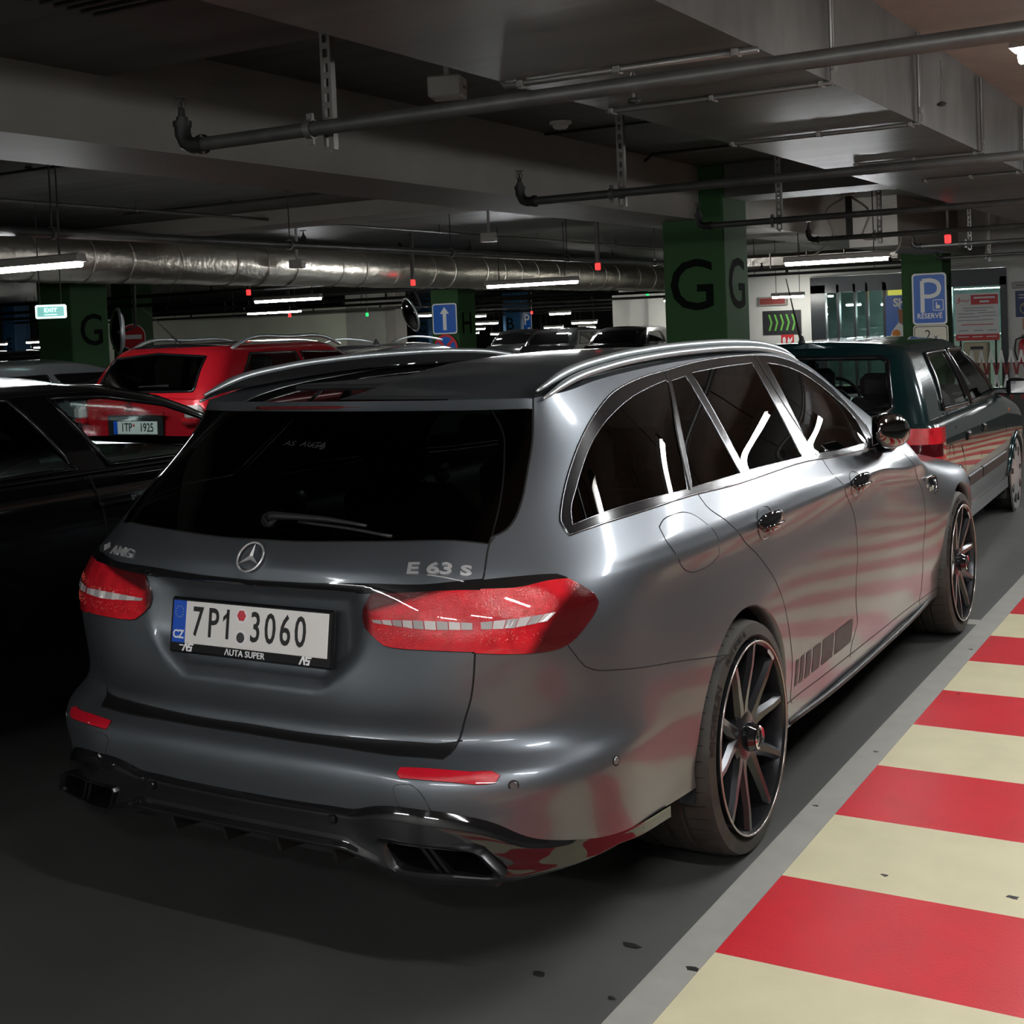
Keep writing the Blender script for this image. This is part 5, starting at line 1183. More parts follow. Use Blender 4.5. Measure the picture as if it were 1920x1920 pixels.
    mb = MB(); mb.box((.16, 0, .45), (.06, .06, .55), 0, .005); mb.build('drop_channel', M['iron'], c); mb = MB(); mb.box((.16, -.02, .70), (.14, .10, .13), 0, .01); mb.build('cable_box', M['grey_box'], c)
    signs()

# ------------------------------------------------------------------ signs, shop front and small things of the garage
def rounded(w, h, r, n=5):
    P = []
    for cx, cy, a0 in ((w/2-r, h/2-r, 0), (-w/2+r, h/2-r, PI/2), (-w/2+r, -h/2+r, PI), (w/2-r, -h/2+r, 1.5*PI)):
        P += [(cx+r*math.cos(a0+PI/2*k/n), cy+r*math.sin(a0+PI/2*k/n)) for k in range(n+1)]
    return P
def plate(root, name, m, poly, y0, th=.004, dx=0., dz=0.):
    """thin flat piece facing -y"""
    mb = MB(); mb.prism([(a+dx, b+dz) for a, b in poly], (0, th, 0), (0, y0, 0)); return mb.build(name, m, root)
def circ(r, n=32, a0=0.): return [(r*math.cos(a0+2*PI*k/n), r*math.sin(a0+2*PI*k/n)) for k in range(n)]
def wr(root, s, size, m, x, z, y, sx=1., bold=.0, name='sign_lettering'): return letters(s, size, name, m, root, (x, y, z), (1, 0, 0), (0, 0, 1), sx=sx, bold=bold, ext=.0006)
def signs():
    M['shop_tube'] = mat('shop_lamp_diffuser', (.9, .9, .9), rough=.4, emit=(.95, 1, .97), estr=110)
    M['teal_wall'] = mat('teal_wall', (.07, .11, .105), rough=.6, noise=.3, nscale=2)
    # P reserved sign and its number plate
    c = empty('parking_sign', (-2.245, 16.44, 1.725), 0, 'blue parking sign with a big white P and the word RÉSERVÉ', 'sign')
    plate(c, 'border', M['sign_white'], rounded(.50, .76, .05), .0); plate(c, 'panel', M['sign_blue'], rounded(.45, .71, .04), -.003, .003)
    mb = MB(); mb.tube([(-.10, -.005, -.20), (-.10, -.005, .27)], .030, 8); mb.tube(smooth_curve([(-.10, -.005, .27), (.04, -.005, .27), (.12, -.005, .23), (.145, -.005, .155), (.12, -.005, .08), (.04, -.005, .04), (-.10, -.005, .04)], .03, deg=150), .030, 8)
    mb.v = [(x, -.004+(y+.005)*.08, z) for x, y, z in mb.v]; mb.build('sign_letter', M['sign_white'], c)
    plate(c, 'pictogram', M['sign_white'], rounded(.155, .165, .02), -.0045, .0015, .125, -.095); plate(c, 'pictogram_field', M['sign_blue'], rounded(.135, .145, .015), -.006, .0015, .125, -.095)
    mb = MB(); mb.prism([(-.03, -.05), (.03, -.05), (.03, .0), (-.01, .0), (-.01, .045), (-.025, .045)], (0, -.0012, 0), (.12, -.006, -.095)); mb.build('pictogram_shape', M['sign_white'], c)
    plate(c, 'bracket', M['zinc'], [(-.2, -.03), (.2, -.03), (.2, .03), (-.2, .03)], .004, .06); wr(c, 'RÉSERVÉ', .105, M['sign_white'], 0, -.255, -.005, .92, .002)
    c = empty('sign_plate', (-2.24, 16.44, 1.14), 0, 'cream plate reading 2 x below the blue P sign', 'sign'); plate(c, 'border', M['sign_cream'], rounded(.51, .40, .05), .0); plate(c, 'rim_line', M['sign_black'], rounded(.475, .365, .045), -.002, .0018); plate(c, 'panel', M['sign_cream'], rounded(.455, .345, .04), -.0035, .0015)
    plate(c, 'bracket', M['zinc'], [(-.2, -.03), (.2, -.03), (.2, .03), (-.2, .03)], .004, .06); wr(c, '2', .21, M['sign_black'], -.04, .045, -.0045, .9); wr(c, 'x', .12, M['sign_black'], .075, .02, -.0045, 1.1)
    # H column signs
    c = empty('arrow_sign', (-11.02, 16.80, 1.755), 0, 'blue square sign with a white arrow pointing up on the H column', 'sign'); plate(c, 'border', M['sign_white'], rounded(.53, .56, .05), .0); plate(c, 'panel', M['sign_blue'], rounded(.485, .515, .04), -.003, .003)
    plate(c, 'arrow', M['sign_white'], [(-.038, -.21), (.038, -.21), (.038, .09), (.10, .09), (0, .215), (-.10, .09), (-.038, .09)], -.0045, .0015)
    c = empty('no_stopping_sign', (-11.02, 16.80, 1.21), 0, 'round blue no-stopping sign with a red cross below the arrow sign', 'sign'); plate(c, 'rim', M['sign_red'], circ(.26), .0); plate(c, 'field', M['sign_blue'], circ(.215), -.003, .003)
    for a in (PI/4, -PI/4):
        d = Vector((math.cos(a), math.sin(a))); q = Vector((-d.y, d.x)); plate(c, 'cross_bar', M['sign_red'], [tuple(d*.225+q*.03), tuple(-d*.225+q*.03), tuple(-d*.225-q*.03), tuple(d*.225-q*.03)], -.0045, .0014)
    c = empty('no_entry_sign', (-18.75, 16.60, 1.665), .5, 'round red no-entry sign with a white bar at the left green column', 'sign'); plate(c, 'rim', M['sign_white'], circ(.275), .0); plate(c, 'disc', M['sign_red'], circ(.255), -.003, .003); plate(c, 'bar', M['sign_white'], [(-.19, -.045), (.19, -.045), (.19, .045), (-.19, .045)], -.0045, .0015)
    plate(c, 'bracket', M['zinc'], [(-.03, -.2), (.03, -.2), (.03, .2), (-.03, .2)], .004, .26)
    c = empty('parking_sign', (-19.62, 35.05, 1.56), 0, 'small blue parking sign with a white P beside the blue B column', 'sign'); plate(c, 'border', M['sign_white'], rounded(.34, .86, .05), .0); plate(c, 'panel', M['sign_blue'], rounded(.29, .81, .04), -.003, .003); wr(c, 'P', .50, M['sign_white'], -.02, .18, -.005, .9, .008); plate(c, 'pictogram', M['sign_white'], rounded(.10, .11, .01), -.005, .0015, .06, -.12); plate(c, 'text_bar', M['sign_white'], rounded(.24, .05, .01), -.005, .0015, 0, -.30)
    # lit exit sign
    c = empty('exit_sign', (-8.11, 5.30, 1.90), .72, 'glowing white and teal EXIT light box in front of the left G column', 'sign'); mb = MB(); mb.box((0, .02, 0), (.29, .05, .135), 0, .012); mb.build('case', M['exit_white'], c); plate(c, 'panel', M['exit_glow'], rounded(.25, .095, .012), -.008, .003); wr(c, 'EXIT', .055, M['exit_white'], 0, .012, -.010, 1.1, .001); plate(c, 'text_bar', M['exit_white'], [(-.06, -.034), (.06, -.034), (.06, -.027), (-.06, -.027)], -.0098, .001)
    mb = MB(); mb.tube([(-.1, .02, .06), (-.1, .02, SLAB-1.90)], .006, 6); mb.build('hanger_rod', M['iron'], c); mb = MB(); mb.tube([(.1, .02, .06), (.1, .02, SLAB-1.90)], .006, 6); mb.build('hanger_rod', M['iron'], c)
    # convex mirrors
    def mirror(x, y, z, rz, lab, tilt=0.):
        c = empty('convex_mirror', (x, y, z), rz, lab, 'mirror'); mb = MB(); prof = [(.26*math.sin(t), .10*math.cos(t)) for t in np.linspace(0, PI/2, 9)]; mb.lathe([(r, -h-.0) for r, h in prof], 'Y', n=32); mb.build('mirror_dome', M['dark_chrome'], c, smooth=True)
        mb = MB(); mb.tube([(.27*math.cos(2*PI*k/40), .0, .27*math.sin(2*PI*k/40)) for k in range(40)], .018, 8, closed=True); mb.build('mirror_rim', M['satin_alu'], c, smooth=True)
        mb = MB(); mb.lathe([(.0, .06), (.2, .05), (.26, .005)], 'Y', n=24); mb.tube([(0, .05, 0), (0, .20, .05), (0, .20, SLAB-z)], .02, 8); mb.build('mirror_back', M['iron'], c, smooth=True); return c
    m = mirror(-9.73, 13.84, 1.82, -.62, 'tilted round convex mirror with a silver rim left of the arrow sign'); m.rotation_euler.x = .30
    m = mirror(-9.74, 7.70, 1.70, -.63, 'dark round mirror seen nearly edge-on beside the left G column')
    # chevron sign and things on the white wall
    c = empty('chevron_sign', (-6.05, 20.98, 1.43), 0, 'black panel with five lime green chevrons on the white wall', 'sign'); plate(c, 'panel', M['sign_black'], rounded(.76, .46, .005), .0)
    for k in range(5):
        x = -.235+k*.115; plate(c, 'chevron', M['lime'], [(x-.035, .155), (x+.0, .155), (x+.048, .0), (x+.0, -.155), (x-.035, -.155), (x+.012, .0)], -.004, .004)
    c = empty('extinguisher_sign', (-5.95, 20.98, 1.055), 0, 'red and white fire extinguisher sign under the chevron panel', 'sign'); plate(c, 'panel', M['sign_red'], rounded(.25, .28, .004), .0); plate(c, 'symbol', M['sign_white'], [(-.095, -.07), (-.035, -.07), (-.035, .07), (-.055, .10), (-.095, .08)], -.003, .003); plate(c, 'symbol', M['sign_white'], [(.0, -.07), (.09, .02), (.10, .10), (.05, .04), (.02, .10), (.0, .02)], -.003, .003); plate(c, 'symbol', M['sign_white'], [(-.10, -.125), (.10, -.125), (.10, -.085), (-.10, -.085)], -.003, .003)
    c = empty('wall_light_box', (-6.2, 20.95, 1.845), 0, 'long dark red box mounted high on the white wall', 'sign'); mb = MB(); mb.box((0, 0, 0), (.55, .10, .17), 0, .012); mb.build('case', M['grey_box'], c); plate(c, 'panel', mat('dull_red', (.22, .035, .03), rough=.5), rounded(.50, .12, .01), -.055, .005)
    # shop front
    c = empty('shop_facade', (-3.7, 21.0, 0), 0, 'dark framed glass shop front with lamps reflected in it', 'shop front')
    X0, X1 = -1.76, 1.76
    mb = MB(); mb.box((0, 0, 2.10), (X1-X0, .14, .30)); mb.build('head_frame', M['frame_dark'], c); mb = MB(); mb.box((0, 0, .05), (X1-X0, .12, .10)); mb.build('bottom_frame', M['frame_dark'], c)
    for x, w_ in ((X0+.14, .28), (X0+.52, .05), (X0+.83, .04), (X0+1.06, .04), (-.37, .07), (.25, .05), (.80, .05), (X1-.05, .11)): mb = MB(); mb.box((x, -.01, 1.05), (w_, .12, 2.1)); mb.build('mullion', M['frame_dark'], c)
    edges = [X0+.28, X0+.52, X0+.83, X0+1.06, -.37, .25, .80, X1-.10]
    for a, b in zip(edges[:-1], edges[1:]): mb = MB(); mb.box(((a+b)/2, .02, 1.02), (b-a-.03, .012, 1.86)); mb.build('pane', M['shop_glass'], c)
    mb = MB(); mb.box((-3.45, 23.2, .004), (7.8, 3.9, .008)); tag(mb.build('floor_shop', M['sign_cream']), kind='structure')
    # inside the shop: floor of light fittings and a counter
    mb = MB(); mb.box((-3.7, 25.2, 1.3), (7.5, .2, 2.6)); tag(mb.build('wall_shop_back', M['teal_wall']), kind='structure'); mb = MB(); mb.box((-7.5, 23.2, 1.3), (.2, 4.0, 2.6)); mb.box((.6, 23.2, 1.3), (.2, 4.0, 2.6)); tag(mb.build('wall_shop_side', M['grey_wall']), kind='structure')
    for i, (x, y, z, ln) in enumerate(((-5.0, 22.6, 2.02, .5), (-5.4, 23.6, 1.72, .30), (-4.5, 23.2, 1.70, .45), (-4.2, 24.2, 1.55, .6), (-2.5, 22.6, 2.03, .55), (-2.1, 23.6, 1.90, .45), (-2.3, 24.4, 1.65, .4))):
        l = empty('shop_lamp', (x, y, z), 0, 'shop lamp '+('behind the second left pane', 'low behind the leftmost pane', 'low in the middle of the shop', 'deepest of the left half of the shop', 'above the white notice board', 'right of the notice board, upper', 'right of the notice board, lower')[i], 'lamp', 'lamps inside the shop'); mb = MB(); mb.box((0, 0, 0), (ln, .06, .035), 0, .008); mb.build('diffuser', M['shop_tube'], l); mb = MB(); mb.box((0, 0, .035), (ln*.96, .07, .03)); mb.build('housing', M['grey_box'], l); mb = MB(); mb.tube([(0, 0, .05), (0, 0, SLAB-z)], .005, 5); mb.build('hanger_rod', M['iron'], l)
    c = empty('shop_counter', (-3.4, 24.2, 0), 0, 'grey counter deep inside the shop', 'counter'); mb = MB(); mb.box((0, 0, .5), (2.4, .6, 1.0), 0, .02); mb.build('body', M['grey_wall'], c); mb = MB(); mb.box((0, 0, 1.02), (2.5, .7, .04), 0, .01); mb.build('worktop', M['white_plastic'], c)
    c = empty('light_box_sign', (-4.0, 21.6, 1.90), 0, 'yellow lit panel behind the shop glass', 'sign'); mb = MB(); mb.box((0, 0, 0), (.55, .08, .16), 0, .01); mb.build('panel', M['yellow_sign'], c); mb = MB(); mb.tube([(0, 0, .06), (0, 0, SLAB-1.90)], .008, 6); mb.build('hanger_rod', M['iron'], c)
    c = empty('shop_poster', (-3.78, 20.88, 1.35), 0, 'blue poster with white letters SH and a drink, left of the P sign', 'poster'); plate(c, 'sheet', M['sign_blue'], rounded(.52, 1.0, .005), .0); wr(c, 'SH', .20, M['sign_white'], .0, .36, -.003, 1.0, .008)
    plate(c, 'cup', mat('poster_brown', (.30, .12, .05), rough=.5), [(-.02, -.02), (.10, -.02), (.12, .24), (-.04, .24)], -.003, .003); plate(c, 'milk_splash', M['sign_white'], [(-.26, -.5), (-.02, -.5), (.10, -.12), (-.02, .02), (-.16, -.16)], -.002, .002); plate(c, 'fruit', mat('poster_orange', (.62, .20, .03), rough=.5), circ(.075, 16), -.005, .003, -.08, -.20); plate(c, 'straw', M['sign_white'], [(.0, .24), (.02, .24), (-.03, .33), (-.05, .33)], -.003, .003)
    # notice board
    c = empty('notice_board', (-2.43, 20.86, 1.405), 0, 'white notice board with red header and red foot beside the P sign column', 'sign'); plate(c, 'sheet', M['sign_white'], rounded(.74, .84, .01), .0, .012); plate(c, 'header', M['sign_red'], rounded(.46, .17, .005), -.003, .003, .13, .30); plate(c, 'foot', M['sign_red'], rounded(.74, .11, .005), -.003, .003, 0, -.365)
    plate(c, 'header_bar', M['sign_white'], rounded(.36, .030, .004), -.005, .002, .13, .335); plate(c, 'header_bar', M['sign_white'], rounded(.16, .035, .004), -.005, .002, .13, .265)
    mb = MB(); mb.tube(smooth_curve([(-.35, 0, .26), (-.32, 0, .25), (-.29, 0, .34), (-.33, 0, .30), (-.28, 0, .28), (-.25, 0, .30), (-.22, 0, .27), (-.19, 0, .30), (-.16, 0, .27), (-.13, 0, .31)], .015, deg=160), .006, 5); mb.v = [(x, -.003+y*.1, z) for x, y, z in mb.v]; mb.build('script_mark', M['sign_red'], c)
    for k, (x, w_, z) in enumerate(((.02, .52, .155), (-.03, .38, .11), (-.18, .30, .055), (.16, .32, .07), (-.14, .38, .0), (.20, .26, .015), (-.03, .62, -.06), (.0, .54, -.14))): plate(c, 'text_line', M['sign_red'] if k > 6 else mat('text_grey', (.30, .30, .34), rough=.5) if k == 0 else bpy.data.materials['text_grey'], [(-w_/2, -.007), (w_/2, -.007), (w_/2, .007), (-w_/2, .007)], -.002, .002, x, z)
    for x in (-.24, .02, .25): plate(c, 'text_line', bpy.data.materials['text_grey'], [(-.08, -.008), (.08, -.008), (.08, .008), (-.08, .008)], -.002, .002, x, -.245)
    for x in (-.24, .0, .24): plate(c, 'foot_bar', M['sign_white'], [(-.09, -.007), (.09, -.007), (.09, .007), (-.09, .007)], -.005, .002, x, -.355)
    mb = MB(); mb.box((-.3, .03, -.9), (.03, .03, 2.2)); mb.box((.3, .03, -.9), (.03, .03, 2.2)); mb.v = [(x, y, max(z, -1.40)) for x, y, z in mb.v]; mb.build('post', M['iron'], c)
    c = empty('ticket_machine', (-2.42, 20.70, 0), 0, 'beige ticket machine below the notice board', 'machine'); mb = MB(); mb.box((0, 0, .48), (.42, .18, .96), 0, .02); mb.build('case', M['beige'], c); plate(c, 'slot', M['sign_black'], rounded(.22, .05, .01), -.094, .004, .02, .86); plate(c, 'slot_lip', M['grey_box'], rounded(.26, .02, .004), -.10, .01, .02, .825)
    c = empty('blue_notice', (-1.62, 20.98, 1.60), 0, 'dark blue notice with a round no-smoking mark at the right edge', 'sign'); plate(c, 'sheet', mat('navy', (.012, .03, .11), rough=.4), rounded(.36, .46, .006), .0); mb = MB(); mb.tube([(.10*math.cos(2*PI*k/24), -.004, -.08+.10*math.sin(2*PI*k/24)) for k in range(24)], .008, 5, closed=True); mb.tube([(-.07, -.004, -.01), (.07, -.004, -.15)], .007, 5); mb.build('no_smoking_mark', M['yellow_ink'], c)
    plate(c, 'text_line', M['sign_white'], [(-.12, .15), (.12, .15), (.12, .165), (-.12, .165)], -.002, .002); plate(c, 'text_line', M['sign_white'], [(-.12, .10), (.12, .10), (.12, .115), (-.12, .115)], -.002, .002)
    c = empty('small_notice', (-1.60, 20.98, 1.25), 0, 'small pink paper notice on the wall under the blue notice', 'sign'); plate(c, 'sheet', mat('pink_paper', (.55, .27, .20), rough=.6), rounded(.18, .20, .004), .0); plate(c, 'text_line', M['sign_white'], [(-.06, .03), (.06, .03), (.06, .05), (-.06, .05)], -.002, .002)
    c = empty('wall_cover', (-1.62, 20.96, 1.93), 0, 'pale grey wall unit high at the right edge', 'wall unit'); mb = MB(); mb.box((0, 0, 0), (.44, .10, .12), 0, .015); mb.build('case', M['grey_box'], c); plate(c, 'vent_line', M['iron'], [(-.16, -.01), (.16, -.01), (.16, .0), (-.16, .0)], -.053, .003)
    c = empty('fire_extinguisher', (-1.66, 20.84, .82), 0, 'red fire extinguisher hanging on the white wall at the right edge', 'extinguisher'); mb = MB(); mb.lathe([(.0, -.27), (.075, -.26), (.08, -.24), (.08, .08), (.06, .14), (.025, .17), (.0, .17)], 'Z', n=20); mb.build('cylinder', M['sign_red'], c, smooth=True); mb = MB(); mb.box((0, -.02, .20), (.05, .12, .035), 0, .008); mb.box((0, -.03, .235), (.03, .11, .015), 0, .004); mb.build('valve', M['iron'], c); mb = MB(); mb.tube(smooth_curve([(-.02, -.03, .20), (-.12, -.03, .16), (-.14, -.03, -.05), (-.10, -.03, -.20)], .03), .014, 8); mb.build('hose', M['iron'], c, smooth=True)
    # folding barrier
    c = empty('scissor_barrier', (-1.55, 19.0, 0), 0, 'red and white folding scissor barrier before the shop', 'barrier')
    n = 9; st = .155
    for k in range(n):
        x = -.86+k*st
        for s in (1, -1):
            a = Vector((x-s*st/2, .012*s, .06)); b = Vector((x+s*st/2, .012*s, .86))
            for i in range(4):
                p, q = a.lerp(b, i/4), a.lerp(b, (i+1)/4); d = (q-p).normalized(); w_ = Vector((d.z, 0, -d.x))*.017; mb = MB(); V = [p-w_, p+w_, q+w_, q-w_]; mb.add(V+[v+Vector((0, .008, 0)) for v in V], [(0, 1, 2, 3), (7, 6, 5, 4), (0, 4, 5, 1), (1, 5, 6, 2), (2, 6, 7, 3), (3, 7, 4, 0)]); mb.build('slat_white' if i % 2 else 'slat_red', M['sign_white'] if i % 2 else mat('barrier_red', (.20, .012, .012), rough=.5) if not bpy.data.materials.get('barrier_red') else bpy.data.materials['barrier_red'], c)
    for x in (-.96, .52):
        mb = MB(); mb.tube([(x, 0, .0), (x, 0, .98)], .025, 8); mb.box((x, 0, .015), (.3, .3, .03)); mb.build('barrier_post', M['sign_white'], c)
    c = empty('warning_bollard', (-2.02, 18.6, 0), 0, 'slim dark bollard with a yellow band in front of the scissor barrier', 'bollard'); mb = MB(); mb.lathe([(.0, .0), (.10, .0), (.10, .02), (.028, .04), (.028, .66), (.0, .68)], 'Z', n=14); mb.build('post', M['iron'], c, angle=.6); mb = MB(); mb.lathe([(.029, .38), (.030, .39), (.030, .58), (.029, .59)], 'Z', n=14); mb.build('band', M['yellow_ink'], c)
    c = empty('ventilation_grille', (-.9, -.55, 2.786), 0, 'black ventilation grille in the soffit at the top of the picture', 'grille'); mb = MB()
    mb.box((0, 0, -.006), (1.0, .7, .012)); mb.build('backing', M['gap'], c)
    for k in range(12): mb = MB(); mb.box((0, -.33+k*.06, -.018), (.98, .018, .02)); mb.build('slat', M['iron'], c)
# ------------------------------------------------------------------ the other cars
def plan(hw, y0, y1, r0, r1, n=(8, 9, 44, 9, 8), bow=.04):
    """half outline from the rear centre line to the front centre line"""
    P = []
    for i in range(n[0]): t = i/n[0]; P.append(((hw-r0)*t, y0+bow*t*t))
    for i in range(n[1]): a = PI/2*i/n[1]; P.append((hw-r0+r0*math.sin(a), y0+bow*(1-math.sin(a)*.0)+r0*(1-math.cos(a))))
    for i in range(n[2]): t = i/n[2]; P.append((hw, y0+bow+r0+(y1-bow-r1-y0-bow-r0)*t))
    for i in range(n[3]): a = PI/2*i/n[3]; P.append((hw-r1+r1*math.cos(a), y1-bow-r1+r1*math.sin(a)))
    for i in range(n[4]+1): t = i/n[4]; P.append(((hw-r1)*(1-t), y1-bow*(1-t)**2))
    return np.array(P)
def tube_mesh(rows, step): return refine(np.array(rows), step, 10)
def half_to_full(mb, B, skip=None):
    V, F = grid_mesh(B); V = [Vector(v) for v in V]
    if skip: F = [f for f in F if not skip(sum((V[i] for i in f), Vector())/4)]
    k = len(mb.v); mb.v += [tuple(v) for v in V]; mb.f += [tuple(i+k for i in f) for f in F]
    k = len(mb.v); mb.v += [(-v.x, v.y, v.z) for v in V]; mb.f += [tuple(i+k for i in f)[::-1] for f in F]
def inpoly(p, poly):
    x, y = p; c = False; n = len(poly)
    for i in range(n):
        (x0, y0), (x1, y1) = poly[i-1], poly[i]
        if (y0 > y) != (y1 > y) and x < (x1-x0)*(y-y0)/(y1-y0)+x0: c = not c
    return c
def simple_car(name, loc, rz, label, sp):
    root = empty(name, loc, rz, label, 'car'); pm = sp['paint']
    low = []
    for z, hw, y0, y1 in sp['low']:
        P = plan(hw, y0, y1, sp['rr'], sp['rf']); R = []
        for x, y in P:
            zz = z
            if z > .55:
                hz = np.interp(y, sp['hood'][0], sp['hood'][1]); zt = sp['low'][-1][0]; zz = .55+(z-.55)*(hz-.55)/(zt-.55)
            R.append((x, y, zz))
        low.append(R)
    Bl = tube_mesh(low, .03); Bl = densify(Bl, .035)
    ax = sp['axles']; ar = sp['arch']
    mb = MB(); half_to_full(mb, Bl, lambda c: any(math.hypot(c.y-a, c.z-sp['tyre']) < ar for a in ax) and c.x > .4)
    # deck between the waist lines
    top = Bl[-1]; deck = np.array([[(x*u, y, z+.03*(1-u*u)) for u in np.linspace(1, 0, 8)] for x, y, z in top]); half_to_full(mb, deck)
    body = mb.build('body', pm, root, smooth=True)
    up = [[(x, y, z+(np.interp(y, sp['belt'][0], sp['belt'][1]) if i == 0 else 0)) for x, y in plan(hw, y0, y1, r0, r1)] for i, (z, hw, y0, y1, r0, r1) in enumerate(sp['up'])]
    Bu = densify(tube_mesh(up, .03), .035); V, F = grid_mesh(Bu); bv = BVHTree.FromPolygons([tuple(v) for v in V], F)
    sw, rw, fw = sp['side'], sp.get('rear'), sp.get('front')
    shrink = lambda poly, s: [(sum(p[0] for p in poly)/len(poly)*(1-s)+x*s, sum(p[1] for p in poly)/len(poly)*(1-s)+y*s) for x, y in poly]
    swi = [shrink(p, .96) for p in sw]; rwi = shrink(rw, .96) if rw else None; fwi = shrink(fw, .96) if fw else None
    ymid = (sp['up'][0][2]+sp['up'][0][3])/2
    def skip(c):
        if any(inpoly((c.y, c.z), p) for p in swi) and c.x > .35: return True
        if rwi and c.y < sp['rear_y'] and inpoly((c.x, c.z), rwi): return True
        if fwi and c.y > sp['front_y'] and inpoly((c.x, c.z), fwi): return True
        return False
    mb = MB(); half_to_full(mb, Bu, skip); mb.build('cabin_shell', sp.get('pillar', pm), root, smooth=True)
    tp = Bu[-1]; n = 8; rf = np.array([[(x*u, y, z+sp['crown']*(1-u**2.4)) for u in np.linspace(1, 0, n)] for x, y, z in tp]); mb = MB(); half_to_full(mb, rf); mb.build('roof', sp.get('roofm', pm), root, smooth=True)
    def side(p, off, sgn):
        h = bv.ray_cast(Vector((2, p[0], p[1])), Vector((-1, 0, 0)))
        if h[0] is None: h = bv.find_nearest(Vector((.7, p[0], p[1])))
        q = h[0]+Vector((off, 0, 0)); return Vector((sgn*q.x, q.y, q.z))
    def endp(p, off, front):
        h = bv.ray_cast(Vector((abs(p[0]), 20 if front else -20, p[1])), Vector((0, -1 if front else 1, 0)))
        if h[0] is None: h = bv.find_nearest(Vector((abs(p[0]), sp['front_y'] if front else sp['rear_y'], p[1])))
        q = h[0]+Vector((0, off if front else -off, 0)); return Vector((math.copysign(q.x, p[0]) if abs(p[0]) > 1e-6 else 0, q.y, q.z))
    def pane(poly, fn, nm, m, nx=10):
        # poly is a ring; fill as a fan of rings towards its centre
        ring = []; k = len(poly)
        for i in range(k):
            a, b = Vector(poly[i]), Vector(poly[(i+1) % k]); m_ = max(2, int((b-a).length/.06)); ring += [a.lerp(b, j/m_) for j in range(m_)]
        c = sum(ring, Vector((0, 0)))/len(ring); V = []; F = []; L_ = 5; N_ = len(ring)
        for l in range(L_):
            for p in ring: V.append(fn(c.lerp(p, 1-l/L_)))
        V.append(fn(c))
        for l in range(L_-1):
            for i in range(N_): F.append((l*N_+i, l*N_+(i+1) % N_, (l+1)*N_+(i+1) % N_, (l+1)*N_+i))
        F += [((L_-1)*N_+i, (L_-1)*N_+(i+1) % N_, L_*N_) for i in range(N_)]
        mb = MB(); mb.add(V, F); o = mb.build(nm, m, root, smooth=True)
        mb = MB(); q = [fn(Vector(p)) for p in ring]; mb.tube(q, sp.get('seal', .012), 6, closed=True); mb.build('window_seal', sp.get('sealm', M['trim_black']), o, smooth=True); return o
    for p in sw:
        for sgn in (1, -1): pane(p, lambda q, s=sgn: side(q, .003, s), 'side_window', M['dark_glass'] if sw.index(p) in sp.get('dark_side', ()) else sp['glass'])
    full = lambda poly: poly+[(-x, z) for x, z in reversed(poly) if x > 1e-6]
    if rw: pane(full([(0, rw[0][1])]+rw[1:-1]+[(0, rw[-1][1])]) if rw[0][0] == 0 else rw, lambda q: endp(q, .003, False), 'rear_window', sp.get('glassr', sp['glass']))
    if fw: pane(full([(0, fw[0][1])]+fw[1:-1]+[(0, fw[-1][1])]), lambda q: endp(q, .003, True), 'windscreen', sp['glass'])
    # wheels and arches
    for sgn in (1, -1):
        for a in ax:
            hw = max(r[1] for r in sp['low'])
            o = tyre_mesh(sp['tyre'], .10, 'wheel', root, (sgn*(hw-.035), a, sp['tyre']), False); o.rotation_euler.z = 0 if sgn > 0 else PI
            sc_ = (sp['tyre']-.062)/.281
            mb = MB(); mb.lathe([(.279, .018), (.268, .028), (.235, .012), (.20, .024), (.12, .030), (.06, .036), (.0, .036)], 'X', n=40); h = mb.build('hub_cap', sp.get('cap', M['satin_alu']), o, smooth=True)
            for k in range(9):
                t = 2*PI*k/9; mb = MB(); mb.box((.026, 0, .20), (.012, .045, .07), 0, .01); R = Matrix.Rotation(t, 3, 'X'); mb.v = [tuple(R @ Vector(v)) for v in mb.v]; mb.build('cap_slot', M['iron'], o)
            mb = MB(); pts = []
            for k in range(25):
                t = -.1+(PI+.2)*k/24; y, z = a-ar*math.cos(t), sp['tyre']+ar*math.sin(t)
                hx = np.interp(z, [r[0] for r in sp['low']], [r[1] for r in sp['low']]); pts.append((sgn*(hx+.0), y, z))
            mb.tube(pts, .022, 6); mb.build('arch_lip', pm, root, smooth=True)
            mb = MB(); mb.lathe([(ar+.01, hw-.02), (ar+.01, hw-.40), (.0, hw-.40)], 'X', (0, a, sp['tyre']), 28); mb.v = [(sgn*x, y, max(z, .2)) for x, y, z in mb.v]; mb.build('wheel_well', M['plastic'], root)
    mb = MB(); mb.box((0, (ax[0]+ax[1])/2, .24), (1.1, ax[1]-ax[0]+1.2, .06)); mb.build('floor_pan', M['plastic'], root)
    return root, Bl, Bu, bv, side, endp
def densify(B, step):
    """resample along the outline (columns) so that holes follow their outlines closely"""
    d = np.linalg.norm(np.diff(B, axis=1), axis=2).max(0); q = [0.]
    for i, l in enumerate(d): n = max(1, int(math.ceil(l/step))); q += [i+(k+1)/n for k in range(n)]
    q = np.array(q); i = np.clip(q.astype(int), 0, B.shape[1]-2); f = (q-i)[None, :, None]
    return B[:, i]*(1-f)+B[:, i+1]*f
def bar(root, name, m, c, d, bev=.01, rz=0.):
    mb = MB(); mb.box(c, d, rz, bev); return mb.build(name, m, root)

